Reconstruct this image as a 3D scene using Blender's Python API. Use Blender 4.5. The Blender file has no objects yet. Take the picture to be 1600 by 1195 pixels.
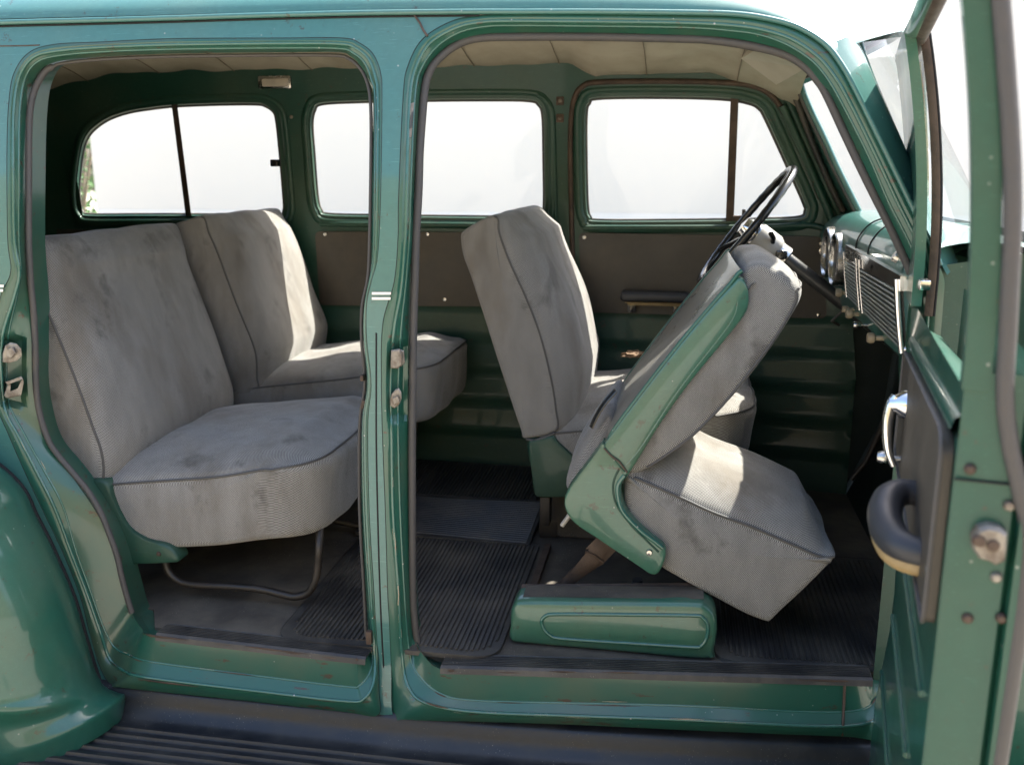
import bpy, bmesh, math, random
from mathutils import Vector, Matrix
from mathutils.geometry import delaunay_2d_cdt
R = math.radians
random.seed(7)
scene = bpy.context.scene
COL = scene.collection

# ------------------------------------------------------------------ camera, sky, sun, exposure
CAM = Vector((0.0, -1.9, 1.6)); YAW, PITCH, FPX, PW, PH = R(10), R(13), 1450.0, 1600.0, 1195.0
cam_d = bpy.data.cameras.new('camera'); cam = bpy.data.objects.new('camera', cam_d); COL.objects.link(cam)
cam.location = CAM; cam.rotation_euler = (R(90) - PITCH, 0, YAW)
cam_d.sensor_width = 36; cam_d.lens = 36 * FPX / PW; cam_d.clip_start = 0.05; cam_d.clip_end = 500
cam_d.dof.use_dof = True; cam_d.dof.focus_distance = 2.25; cam_d.dof.aperture_fstop = 3.8
scene.camera = cam
SUN_EL, SUN_AZ = R(52.6), R(43.5)            # azimuth measured from +X (car's nose) towards +Y (far side)
world = bpy.data.worlds.new('World'); scene.world = world; world.use_nodes = True
wn = world.node_tree; bg = wn.nodes['Background']
sky = wn.nodes.new('ShaderNodeTexSky'); sky.sky_type = 'NISHITA'; sky.sun_disc = False
sky.sun_elevation = SUN_EL; sky.sun_rotation = R(90) - SUN_AZ; sky.dust_density = 3.5; sky.ozone_density = 1.0
wn.links.new(sky.outputs[0], bg.inputs[0]); bg.inputs[1].default_value = 0.15
sl = bpy.data.lights.new('sun', 'SUN'); sun = bpy.data.objects.new('sun', sl); COL.objects.link(sun)
sl.energy = 4.6; sl.angle = R(0.6); sl.color = (1.0, 0.95, 0.87)
sdir = Vector((math.cos(SUN_EL) * math.cos(SUN_AZ), math.cos(SUN_EL) * math.sin(SUN_AZ), math.sin(SUN_EL)))
sun.rotation_euler = sdir.to_track_quat('Z', 'Y').to_euler(); sun.location = sdir * 20
vs = scene.view_settings; vs.view_transform = 'Standard'; vs.look = 'None'; vs.exposure = 2.0; vs.gamma = 1; vs.use_curve_mapping = False
scene.cycles.use_denoising = True; scene.cycles.max_bounces = 10; scene.cycles.transparent_max_bounces = 16
scene.cycles.sample_clamp_indirect = 8; scene.cycles.caustics_reflective = False; scene.cycles.caustics_refractive = False

# ------------------------------------------------------------------ measuring: sight lines of the photograph met with the car's real planes
FW = Vector((-math.sin(YAW) * math.cos(PITCH), math.cos(YAW) * math.cos(PITCH), -math.sin(PITCH)))
RT = Vector((math.cos(YAW), math.sin(YAW), 0)); UP = RT.cross(FW)
def ray(x, y): return FW + RT * ((x - PW / 2) / FPX) - UP * ((y - PH / 2) / FPX)
def atY(x, y, Y): d = ray(x, y); return CAM + d * ((Y - CAM.y) / d.y)
def atX(x, y, X): d = ray(x, y); return CAM + d * ((X - CAM.x) / d.x)
def atZ(x, y, Z): d = ray(x, y); return CAM + d * ((Z - CAM.z) / d.z)
def atP(x, y, o, n): d = ray(x, y); return CAM + d * ((o - CAM).dot(n) / d.dot(n))
W2 = 1.5                                                   # body width between the two sides
def plan(X): return 0.075 * max(0.0, X + 0.55) ** 1.6      # the cab narrows towards the cowl
def tumble(z): return 0.30 * max(0.0, z - 1.33) ** 2       # and leans in above the belt
def near(X, z): return plan(X) + tumble(z)
def far(X, z): return W2 - 0.05 - plan(X) - tumble(z)      # inner face of the far side
def onS(x, y, d=0.0, f=near):
    Y = f(0, 1.2) + d
    for _ in range(9):
        p = atY(x, y, Y); Y = f(p.x, p.z) + d
    return p

# ------------------------------------------------------------------ materials
def mat(name): m = bpy.data.materials.new(name); m.use_nodes = True; return m, m.node_tree.nodes, m.node_tree.links, m.node_tree.nodes['Principled BSDF']
def node(N, t, **k):
    n = N.new(t)
    for a, v in k.items():
        if a.startswith('i_'):
            key = a[2:]; key = int(key) if key.isdigit() else key.replace('_', ' ')
            n.inputs[key].default_value = v
        else: setattr(n, a, v)
    return n
def ramp(N, stops):
    r = N.new('ShaderNodeValToRGB'); e = r.color_ramp.elements
    while len(e) < len(stops): e.new(0.5)
    for el, (p, c) in zip(e, stops): el.position = p; el.color = c if len(c) == 4 else (*c, 1)
    return r
def g(v): return (v, v, v)
def mixc(N, L, fac, a, b, mode='MIX'):
    m = N.new('ShaderNodeMix'); m.data_type = 'RGBA'; m.blend_type = mode
    for s, v in ((m.inputs[0], fac), (m.inputs[6], a), (m.inputs[7], b)):
        if hasattr(v, 'is_output'): L.new(v, s)
        elif isinstance(v, (int, float)): s.default_value = v
        else: s.default_value = (*v, 1)
    return m.outputs[2]
def bump(N, L, P, h, strength=0.3, dist=0.002):
    b = node(N, 'ShaderNodeBump', i_Strength=strength, i_Distance=dist); L.new(h, b.inputs['Height']); L.new(b.outputs[0], P.inputs['Normal']); return b
def coords(N, L, kind='Object', scale=(1, 1, 1)):
    c = N.new('ShaderNodeTexCoord'); m = node(N, 'ShaderNodeMapping'); m.inputs['Scale'].default_value = scale
    L.new(c.outputs[kind], m.inputs[0]); return m.outputs[0]
def noise(N, L, co, sc, det=4, rough=0.55):
    n = node(N, 'ShaderNodeTexNoise', i_Scale=sc, i_Detail=det, i_Roughness=rough); L.new(co, n.inputs['Vector']); return n.outputs[0]

def paint_mat(name, base, dust=(0.16, 0.15, 0.09), dust_amt=0.5, chips=0.5, rough=0.28, coat=0.30, grime=0.7):
    m, N, L, P = mat(name); co = coords(N, L)
    n1 = noise(N, L, co, 3.5, 6, 0.6); r1 = ramp(N, [(0.42, g(0)), (0.75, g(dust_amt))]); L.new(n1, r1.inputs[0])
    c = mixc(N, L, r1.outputs[0], base, dust)
    nf = noise(N, L, co, 60, 3); rf = ramp(N, [(0.3, g(0.95)), (0.7, g(1.04))]); L.new(nf, rf.inputs[0])
    c = mixc(N, L, 1.0, c, rf.outputs[0], 'MULTIPLY')
    v = node(N, 'ShaderNodeTexVoronoi', i_Scale=38); v.feature = 'F1'; L.new(co, v.inputs['Vector'])
    rv = ramp(N, [(0.055, g(1)), (0.085, g(0))]); L.new(v.outputs['Distance'], rv.inputs[0])
    nm = noise(N, L, co, 5, 2); rm = ramp(N, [(0.46, g(0)), (0.54, g(chips))]); L.new(nm, rm.inputs[0])
    mm = node(N, 'ShaderNodeMath', operation='MULTIPLY'); L.new(rv.outputs[0], mm.inputs[0]); L.new(rm.outputs[0], mm.inputs[1])
    c = mixc(N, L, mm.outputs[0], c, (0.42, 0.42, 0.38))
    sc_ = noise(N, L, coords(N, L, scale=(3, 90, 90)), 6, 3, 0.7); rs_ = ramp(N, [(0.635, g(0)), (0.67, g(0.3))]); L.new(sc_, rs_.inputs[0])
    c = mixc(N, L, rs_.outputs[0], c, tuple(min(0.5, x * 2.2 + 0.05) for x in base))
    gm = noise(N, L, co, 26, 8, 0.75); rg_ = ramp(N, [(0.615, g(0)), (0.65, g(grime))]); L.new(gm, rg_.inputs[0])
    c = mixc(N, L, rg_.outputs[0], c, (0.055, 0.040, 0.026))
    L.new(c, P.inputs['Base Color'])
    rr = ramp(N, [(0.3, g(rough)), (0.8, g(rough + 0.22))]); L.new(n1, rr.inputs[0]); L.new(rr.outputs[0], P.inputs['Roughness'])
    P.inputs['Coat Weight'].default_value = coat; P.inputs['Coat Roughness'].default_value = 0.06; P.inputs['Coat IOR'].default_value = 1.5; P.inputs['Specular IOR Level'].default_value = 0.38
    nb = noise(N, L, co, 5, 2); bump(N, L, P, nb, 0.025, 0.008)
    return m
GREEN = (0.019, 0.098, 0.067)
M = {}
M['paint'] = paint_mat('green_paint', GREEN, dust=(0.10, 0.12, 0.07), dust_amt=0.35, rough=0.26, coat=0.6)
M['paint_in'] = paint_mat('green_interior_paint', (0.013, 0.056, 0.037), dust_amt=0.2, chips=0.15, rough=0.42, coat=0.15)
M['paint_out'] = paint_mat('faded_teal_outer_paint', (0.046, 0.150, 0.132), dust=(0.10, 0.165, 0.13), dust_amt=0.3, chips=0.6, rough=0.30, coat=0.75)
M['paint_seat'] = paint_mat('faded_green_seat_paint', (0.040, 0.125, 0.082), dust=(0.11, 0.14, 0.08), dust_amt=0.6, chips=0.8, rough=0.28, coat=0.7)
M['paint_edge'] = paint_mat('polished_green_edge', (0.026, 0.112, 0.084), dust_amt=0.1, chips=0.9, rough=0.14, coat=1.0)
M['paint_jamb'] = paint_mat('unfaded_green_jamb_paint', (0.013, 0.068, 0.044), dust=(0.06, 0.085, 0.05), dust_amt=0.4, chips=0.5, rough=0.34, coat=0.2)
M['paint_rust'] = None
def rust_paint():
    m, N, L, P = mat('green_sill_paint'); co = coords(N, L)
    n1 = noise(N, L, co, 4, 6); r1 = ramp(N, [(0.45, g(0)), (0.7, g(0.55))]); L.new(n1, r1.inputs[0])
    c = mixc(N, L, r1.outputs[0], (0.018, 0.090, 0.061), (0.085, 0.098, 0.058))
    co2 = coords(N, L, scale=(1, 3, 3.2)); n2 = noise(N, L, co2, 11, 9, 0.72); r2 = ramp(N, [(0.615, g(0)), (0.635, g(0.95))]); L.new(n2, r2.inputs[0])
    c = mixc(N, L, r2.outputs[0], c, (0.060, 0.036, 0.022))
    v = node(N, 'ShaderNodeTexVoronoi', i_Scale=45); L.new(co, v.inputs['Vector']); rv = ramp(N, [(0.04, g(0.7)), (0.07, g(0))]); L.new(v.outputs['Distance'], rv.inputs[0])
    nm = noise(N, L, co, 6, 2); rm = ramp(N, [(0.52, g(0)), (0.6, g(1))]); L.new(nm, rm.inputs[0])
    mm = node(N, 'ShaderNodeMath', operation='MULTIPLY'); L.new(rv.outputs[0], mm.inputs[0]); L.new(rm.outputs[0], mm.inputs[1])
    c = mixc(N, L, mm.outputs[0], c, (0.45, 0.43, 0.38)); L.new(c, P.inputs['Base Color'])
    P.inputs['Roughness'].default_value = 0.34; P.inputs['Coat Weight'].default_value = 0.6; P.inputs['Coat Roughness'].default_value = 0.1; P.inputs['Specular IOR Level'].default_value = 0.4
    bump(N, L, P, n2, 0.06, 0.003); return m
M['paint_rust'] = rust_paint()

def fabric_mat(name, base, light, stain, stain_amt):
    m, N, L, P = mat(name)
    uv = coords(N, L, 'UV'); co = coords(N, L)
    sx = node(N, 'ShaderNodeSeparateXYZ'); L.new(uv, sx.inputs[0])
    fr = 2 * math.pi / 0.0044
    def sn(o, ph=0.0):
        a = node(N, 'ShaderNodeMath', operation='MULTIPLY_ADD', i_1=fr, i_2=ph); L.new(o, a.inputs[0])
        s = node(N, 'ShaderNodeMath', operation='SINE'); L.new(a.outputs[0], s.inputs[0]); return s.outputs[0]
    p = node(N, 'ShaderNodeMath', operation='MULTIPLY'); L.new(sn(sx.outputs[0]), p.inputs[0]); L.new(sn(sx.outputs[1]), p.inputs[1])
    wob = noise(N, L, uv, 420, 2, 0.6)
    w2 = node(N, 'ShaderNodeMath', operation='MULTIPLY_ADD', i_1=0.55, i_2=0.26); L.new(p.outputs[0], w2.inputs[0])
    w3 = node(N, 'ShaderNodeMath', operation='MULTIPLY_ADD', i_1=0.55); L.new(wob, w3.inputs[0]); L.new(w2.outputs[0], w3.inputs[2])
    rw = ramp(N, [(0.22, (*base, 1)), (0.85, (*light, 1))]); L.new(w3.outputs[0], rw.inputs[0])
    c = rw.outputs[0]
    n1 = noise(N, L, coords(N, L, scale=(1.5, 1.5, 0.55)), 3.2, 5, 0.6); r1 = ramp(N, [(0.47, g(0)), (0.64, g(stain_amt))]); L.new(n1, r1.inputs[0])
    c = mixc(N, L, r1.outputs[0], c, stain)
    n5 = noise(N, L, coords(N, L, scale=(1, 1, 0.8)), 7.5, 7, 0.62); r5 = ramp(N, [(0.57, g(0)), (0.66, g(0.5))]); L.new(n5, r5.inputs[0])
    c = mixc(N, L, r5.outputs[0], c, (0.045, 0.040, 0.034))
    cs = coords(N, L, scale=(5, 5, 1.6)); n2 = noise(N, L, cs, 4, 5, 0.6); r2 = ramp(N, [(0.3, g(0.84)), (0.65, g(1.05))]); L.new(n2, r2.inputs[0])
    c = mixc(N, L, 1.0, c, r2.outputs[0], 'MULTIPLY')
    L.new(c, P.inputs['Base Color']); P.inputs['Roughness'].default_value = 0.95; P.inputs['Specular IOR Level'].default_value = 0.15
    P.inputs['Sheen Weight'].default_value = 0.25; P.inputs['Sheen Roughness'].default_value = 0.5
    n3 = noise(N, L, co, 16, 3); hh = node(N, 'ShaderNodeMath', operation='MULTIPLY_ADD', i_1=3.5); L.new(n3, hh.inputs[0]); L.new(w3.outputs[0], hh.inputs[2])
    bump(N, L, P, hh.outputs[0], 0.32, 0.0016)
    return m
M['fabric'] = fabric_mat('grey_woven_fabric', (0.055, 0.052, 0.048), (0.385, 0.37, 0.34), (0.11, 0.088, 0.062), 0.55)
def simple(name, col, rough=0.5, metal=0.0, n_sc=None, n_amt=0.3, col2=None, bmp=0.0, bsc=60, spec=0.5, coat=0, grit=0):
    m, N, L, P = mat(name); co = coords(N, L)
    P.inputs['Roughness'].default_value = rough; P.inputs['Metallic'].default_value = metal; P.inputs['Base Color'].default_value = (*col, 1)
    P.inputs['Specular IOR Level'].default_value = spec; P.inputs['Coat Weight'].default_value = coat
    if n_sc:
        n1 = noise(N, L, co, n_sc, 6, 0.62); r1 = ramp(N, [(0.4, g(0)), (0.72, g(n_amt))]); L.new(n1, r1.inputs[0])
        L.new(mixc(N, L, r1.outputs[0], col, col2 or tuple(c * 0.45 for c in col)), P.inputs['Base Color'])
        rr = ramp(N, [(0.3, g(max(0.03, rough - 0.08))), (0.7, g(min(1, rough + 0.12)))]); L.new(n1, rr.inputs[0]); L.new(rr.outputs[0], P.inputs['Roughness'])
    if grit:
        v = node(N, 'ShaderNodeTexVoronoi', i_Scale=150); L.new(co, v.inputs['Vector']); rv = ramp(N, [(0.10, g(1)), (0.2, g(0))]); L.new(v.outputs['Distance'], rv.inputs[0])
        nm = noise(N, L, co, 9, 5, 0.7); rm = ramp(N, [(0.52, g(0)), (0.66, g(grit))]); L.new(nm, rm.inputs[0])
        mm = node(N, 'ShaderNodeMath', operation='MULTIPLY'); L.new(rv.outputs[0], mm.inputs[0]); L.new(rm.outputs[0], mm.inputs[1])
        src = P.inputs['Base Color'].links[0].from_socket; L.new(mixc(N, L, mm.outputs[0], src, (0.34, 0.30, 0.23)), P.inputs['Base Color'])
    if bmp: bump(N, L, P, noise(N, L, co, bsc, 4), bmp, 0.003)
    return m
M['piping'] = simple('dark_grey_piping', (0.075, 0.072, 0.068), 0.7)
M['rubber'] = simple('black_ribbed_rubber', (0.028, 0.027, 0.027), 0.48, n_sc=6, n_amt=0.75, col2=(0.13, 0.113, 0.088), bmp=0.25, bsc=90, grit=0.9)
M['board'] = simple('black_running_board_rubber', (0.012, 0.014, 0.018), 0.36, n_sc=7, n_amt=0.4, col2=(0.06, 0.058, 0.052), bmp=0.2, bsc=70, grit=0.7)
M['strip'] = simple('grey_weatherstrip', (0.060, 0.057, 0.055), 0.62, n_sc=30, n_amt=0.4, col2=(0.10, 0.085, 0.075), bmp=0.3, bsc=160)
M['card'] = simple('brown_trim_card', (0.036, 0.030, 0.023), 0.5, n_sc=5, n_amt=0.7, col2=(0.095, 0.078, 0.055), bmp=0.15, bsc=120)
M['liner'] = simple('cream_headliner_cloth', (0.40, 0.355, 0.275), 0.95, n_sc=4, n_amt=0.6, col2=(0.19, 0.165, 0.115), bmp=0.3, bsc=14, spec=0.1)
M['liner_seam'] = simple('brown_headliner_seam', (0.15, 0.12, 0.08), 0.95)
M['visor'] = simple('cream_visor_board', (0.44, 0.395, 0.31), 0.8, n_sc=6, n_amt=0.5, col2=(0.30, 0.26, 0.19))
M['chrome'] = simple('chrome', (0.78, 0.78, 0.80), 0.10, 1.0, n_sc=9, n_amt=0.3, col2=(0.5, 0.48, 0.45))
M['chrome_worn'] = simple('worn_chrome', (0.60, 0.59, 0.57), 0.24, 1.0, n_sc=25, n_amt=0.6, col2=(0.30, 0.26, 0.21))
M['slat'] = simple('dull_grey_green_metal', (0.30, 0.33, 0.30), 0.38, 0.7, n_sc=20, n_amt=0.5)
M['steel'] = simple('dirty_bare_steel', (0.27, 0.245, 0.21), 0.50, 0.45, n_sc=45, n_amt=0.95, col2=(0.085, 0.055, 0.035), bmp=0.5, bsc=120)
M['rust'] = simple('brown_rusty_steel', (0.085, 0.055, 0.038), 0.65, 0.2, n_sc=18, n_amt=0.7, col2=(0.028, 0.022, 0.018), bmp=0.4, bsc=90)
M['blackmetal'] = simple('black_painted_tube', (0.020, 0.017, 0.014), 0.45, n_sc=14, n_amt=0.6, col2=(0.05, 0.036, 0.026))
M['floor'] = simple('dirty_black_floor', (0.068, 0.057, 0.045), 0.75, n_sc=6, n_amt=0.9, col2=(0.17, 0.14, 0.10), bmp=0.6, bsc=50, grit=1.0)
M['backpanel'] = simple('worn_grey_seat_back_vinyl', (0.17, 0.155, 0.125), 0.30, n_sc=8, n_amt=0.6, col2=(0.28, 0.265, 0.23), coat=0.4)
M['black'] = simple('black_bakelite', (0.012, 0.012, 0.013), 0.22, coat=0.3)
M['vinyl'] = simple('black_armrest_vinyl', (0.022, 0.023, 0.026), 0.42, n_sc=10, n_amt=0.4, col2=(0.05, 0.05, 0.055))
M['tan'] = simple('tan_armrest_base', (0.36, 0.26, 0.12), 0.55, n_sc=14, n_amt=0.6, col2=(0.16, 0.10, 0.05))
M['ivory'] = simple('ivory_painted_column', (0.42, 0.40, 0.36), 0.35, n_sc=10, n_amt=0.4)
M['columnpaint'] = simple('dark_column_paint', (0.045, 0.045, 0.043), 0.3, n_sc=10, n_amt=0.5)
M['knob'] = simple('aged_ivory_knob', (0.42, 0.36, 0.25), 0.4, n_sc=40, n_amt=0.6, col2=(0.18, 0.12, 0.07))
M['dial'] = simple('dark_gauge_face', (0.05, 0.05, 0.045), 0.3)
M['lens'] = simple('cloudy_lamp_lens', (0.52, 0.47, 0.38), 0.35, n_sc=25, n_amt=0.5)
M['wall'] = simple('white_painted_wall', (0.88, 0.83, 0.755), 0.8, n_sc=0.6, n_amt=0.2, col2=(0.80, 0.755, 0.69))
M['ground'] = simple('pale_concrete', (0.37, 0.335, 0.275), 0.85, n_sc=1.5, n_amt=0.35, col2=(0.27, 0.245, 0.20))
M['leaf'] = simple('green_leaf', (0.07, 0.15, 0.05), 0.5, n_sc=3, n_amt=0.7, col2=(0.14, 0.22, 0.09))
M['stem'] = simple('grey_bark', (0.16, 0.13, 0.10), 0.8)
M['tanwall'] = simple('tan_bounce_wall', (0.30, 0.25, 0.15), 0.9, n_sc=0.7, n_amt=0.5, col2=(0.18, 0.165, 0.095))
M['white'] = simple('white_stripe_paint', (0.75, 0.75, 0.74), 0.3, 0.3)
M['dark'] = simple('black_gap_filler', (0.006, 0.006, 0.006), 0.8)
M['firewall'] = simple('dull_dark_firewall_paint', (0.008, 0.016, 0.013), 0.7, n_sc=5, n_amt=0.5)
M['letter'] = simple('pale_grey_lettering', (0.55, 0.55, 0.56), 0.3, 0.8)
M['foam'] = simple('torn_brown_padding', (0.22, 0.14, 0.085), 0.95, n_sc=60, n_amt=0.6, bmp=0.5, bsc=150)
def glass():
    m, N, L, P = mat('window_glass'); N.remove(P)
    t = node(N, 'ShaderNodeBsdfTransparent'); t.inputs[0].default_value = (0.95, 0.97, 0.96, 1)
    gl = node(N, 'ShaderNodeBsdfGlossy'); gl.inputs['Roughness'].default_value = 0.03
    f = node(N, 'ShaderNodeFresnel'); ge = node(N, 'ShaderNodeNewGeometry')
    io = node(N, 'ShaderNodeMapRange'); io.inputs['To Min'].default_value = 1.45; io.inputs['To Max'].default_value = 1 / 1.45   # a thin pane reflects alike from both faces
    L.new(ge.outputs['Backfacing'], io.inputs['Value']); L.new(io.outputs[0], f.inputs[0])
    mx = node(N, 'ShaderNodeMixShader'); L.new(f.outputs[0], mx.inputs[0]); L.new(t.outputs[0], mx.inputs[1]); L.new(gl.outputs[0], mx.inputs[2])
    L.new(mx.outputs[0], N['Material Output'].inputs[0]); return m
M['glass'] = glass()

# ------------------------------------------------------------------ object helpers
def thing(name, label, cat, loc=(0, 0, 0), group=None):
    o = bpy.data.objects.new(name, None); COL.objects.link(o); o.location = loc; o['label'] = label; o['category'] = cat
    o.empty_display_size = 0.1
    if group: o['group'] = group
    return o
def top(o, label, cat, group=None):
    o['label'] = label; o['category'] = cat
    if group: o['group'] = group
    return o
def mesh(name, verts, faces, m, parent=None, sharp=35, uv=None, smooth=True):
    me = bpy.data.meshes.new(name); me.from_pydata([tuple(v) for v in verts], [], faces); me.validate(); me.update()
    if uv is not None:
        l = me.uv_layers.new(name='UVMap')
        for lp in me.loops: l.data[lp.index].uv = uv[lp.vertex_index]
    if smooth:
        me.polygons.foreach_set('use_smooth', [True] * len(me.polygons)); me.set_sharp_from_angle(angle=R(sharp))
    if m: me.materials.append(M[m] if isinstance(m, str) else m)
    o = bpy.data.objects.new(name, me); COL.objects.link(o)
    if parent:
        o.parent = parent; o.matrix_parent_inverse = Matrix.Translation(parent.location).inverted() if parent.parent is None else Matrix()
    return o
def fix_parent(o, parent):
    o.parent = parent
    o.matrix_parent_inverse = Matrix.Translation(parent.location).inverted() if parent.parent is None else Matrix()
def from_bm(name, bm, m, parent=None, sharp=35):
    bmesh.ops.recalc_face_normals(bm, faces=bm.faces)
    me = bpy.data.meshes.new(name); bm.to_mesh(me); bm.free()
    me.polygons.foreach_set('use_smooth', [True] * len(me.polygons)); me.set_sharp_from_angle(angle=R(sharp))
    me.materials.append(M[m]); o = bpy.data.objects.new(name, me); COL.objects.link(o)
    if parent: fix_parent(o, parent)
    return o
def cat(pts, n=6, closed=False):
    """Catmull-Rom through points (any dimension)."""
    P = [Vector(p) for p in pts]; out = []; N = len(P)
    for i in range(N if closed else N - 1):
        if closed: a, b, c, d = P[i - 1], P[i], P[(i + 1) % N], P[(i + 2) % N]
        else: a, b, c, d = P[max(0, i - 1)], P[i], P[i + 1], P[min(N - 1, i + 2)]
        for k in range(n):
            t = k / n
            out.append(0.5 * ((2 * b) + (c - a) * t + (2 * a - 5 * b + 4 * c - d) * t * t + (3 * b - a - 3 * c + d) * t ** 3))
    if not closed: out.append(P[-1].copy())
    return out
def resample(pts, n, closed=False):
    P = list(pts) + ([pts[0]] if closed else []); L = [0]
    for a, b in zip(P, P[1:]): L.append(L[-1] + (b - a).length)
    out = []; j = 0
    for k in range(n):
        s = L[-1] * k / (n if closed else n - 1)
        while j < len(L) - 2 and L[j + 1] < s: j += 1
        seg = L[j + 1] - L[j]; t = (s - L[j]) / seg if seg > 1e-9 else 0
        out.append(P[j].lerp(P[j + 1], min(1, max(0, t))))
    return out
def rpoly(pts, seg=5):
    """closed 2D polygon with a radius at each corner: (x, z, r)"""
    out = []; n = len(pts)
    for i in range(n):
        p = Vector(pts[i][:2]); r = pts[i][2] if len(pts[i]) > 2 else 0
        a = Vector(pts[i - 1][:2]) - p; b = Vector(pts[(i + 1) % n][:2]) - p
        if r <= 0: out.append(p); continue
        la, lb = a.length, b.length; a.normalize(); b.normalize()
        ang = a.angle(b); d = min(r / max(0.05, math.tan(ang / 2)), la * 0.48, lb * 0.48)
        s, e = p + a * d, p + b * d
        for k in range(seg + 1):
            t = k / seg; out.append((1 - t) ** 2 * s + 2 * t * (1 - t) * p + t * t * e)
    return out
def grid(name, rows, m, parent=None, cu=False, cv=False, sharp=35, flip=False, uv=None):
    """rows of points -> quads; cu closes along a row, cv closes across rows"""
    nr, nc = len(rows), len(rows[0]); V = [p for r in rows for p in r]; F = []
    for i in range(nr if cv else nr - 1):
        for j in range(nc if cu else nc - 1):
            q = (i * nc + j, i * nc + (j + 1) % nc, ((i + 1) % nr) * nc + (j + 1) % nc, ((i + 1) % nr) * nc + j)
            F.append(q[::-1] if flip else q)
    return mesh(name, V, F, m, parent, sharp, uv)
def tube(name, path, r, m, parent=None, closed=False, seg=8, flat=1.0, up=None, caps=True):
    P = [Vector(p) for p in path]; n = len(P); rows = []; nrm = None
    for i in range(n):
        t = (P[(i + 1) % n] - P[i - 1]) if closed else (P[min(n - 1, i + 1)] - P[max(0, i - 1)])
        t.normalize()
        if up is not None: nrm = (Vector(up) - t * t.dot(Vector(up))).normalized()
        elif nrm is None: nrm = t.orthogonal().normalized()
        else: nrm = (nrm - t * t.dot(nrm)).normalized()
        b = t.cross(nrm); rr = r[i] if isinstance(r, (list, tuple)) else r
        rows.append([P[i] + (nrm * math.cos(a) * flat + b * math.sin(a)) * rr for a in [2 * math.pi * k / seg for k in range(seg)]])
    V = [p for r_ in rows for p in r_]; F = []
    for i in range(n if closed else n - 1):
        for j in range(seg):
            F.append((i * seg + j, i * seg + (j + 1) % seg, ((i + 1) % n) * seg + (j + 1) % seg, ((i + 1) % n) * seg + j))
    if caps and not closed:
        F.append(tuple(range(seg))[::-1]); F.append(tuple((n - 1) * seg + k for k in range(seg)))
    return mesh(name, V, F, m, parent, 50)
def inside(p, poly):
    c = False; j = len(poly) - 1; x, y = p
    for i in range(len(poly)):
        xi, yi = poly[i]; xj, yj = poly[j]
        if (yi > y) != (yj > y) and x < (xj - xi) * (y - yi) / (yj - yi) + xi: c = not c
        j = i
    return c
def sheet(name, outer, holes, step, fn, m, parent=None, sharp=35, skin=0.35):
    """flat region with holes, filled with an even grid, mapped to space by fn(a, b)"""
    V = []; E = []
    for lp in [outer] + holes:
        b0 = len(V); V += [Vector(p[:2]) for p in lp]; E += [(b0 + i, b0 + (i + 1) % len(lp)) for i in range(len(lp))]
    edge = list(V); O = [tuple(p[:2]) for p in outer]; H = [[tuple(p[:2]) for p in h] for h in holes]
    x0, x1 = min(p[0] for p in O), max(p[0] for p in O); y0, y1 = min(p[1] for p in O), max(p[1] for p in O)
    cell = {}
    for p in edge: cell.setdefault((int(p.x // step), int(p.y // step)), []).append(p)
    i = 0; y = y0 + step / 2
    while y < y1:
        x = x0 + step / 2 + (step / 2 if i % 2 else 0)
        while x < x1:
            if inside((x, y), O) and not any(inside((x, y), h) for h in H):
                cx, cy = int(x // step), int(y // step)
                if all((q - Vector((x, y))).length > step * skin for a in (-1, 0, 1) for b in (-1, 0, 1) for q in cell.get((cx + a, cy + b), ())):
                    V.append(Vector((x, y)))
            x += step
        y += step * 0.87; i += 1
    vs_, _, fs, _, _, _ = delaunay_2d_cdt(V, E, [], 0, 1e-7)
    F = []
    for f in fs:
        c = sum((vs_[k] for k in f), Vector((0, 0))) / len(f)
        if inside(c, O) and not any(inside(c, h) for h in H): F.append(tuple(f))
    return mesh(name, [fn(v.x, v.y) for v in vs_], F, m, parent, sharp)
def box(name, c, s, m, parent=None, bev=0.004, rot=None, seg=2):
    bm = bmesh.new(); bmesh.ops.create_cube(bm, size=1)
    bmesh.ops.scale(bm, vec=s, verts=bm.verts)
    if bev: bmesh.ops.bevel(bm, geom=bm.edges[:], offset=min(bev, min(s) * 0.45), segments=seg, affect='EDGES', profile=0.6)
    if rot is not None: bmesh.ops.transform(bm, matrix=rot.to_4x4(), verts=bm.verts)
    bmesh.ops.translate(bm, vec=c, verts=bm.verts)
    return from_bm(name, bm, m, parent)
def lathe(name, prof, o, axis, m, parent=None, seg=20, sharp=40):
    """prof: (radius, height along axis)"""
    ax = Vector(axis).normalized(); u = ax.orthogonal().normalized(); v = ax.cross(u); o = Vector(o)
    rows = [[o + ax * h + (u * math.cos(2 * math.pi * k / seg) + v * math.sin(2 * math.pi * k / seg)) * max(r, 1e-5) for k in range(seg)] for r, h in prof]
    return grid(name, rows, m, parent, cu=True, sharp=sharp)
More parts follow.
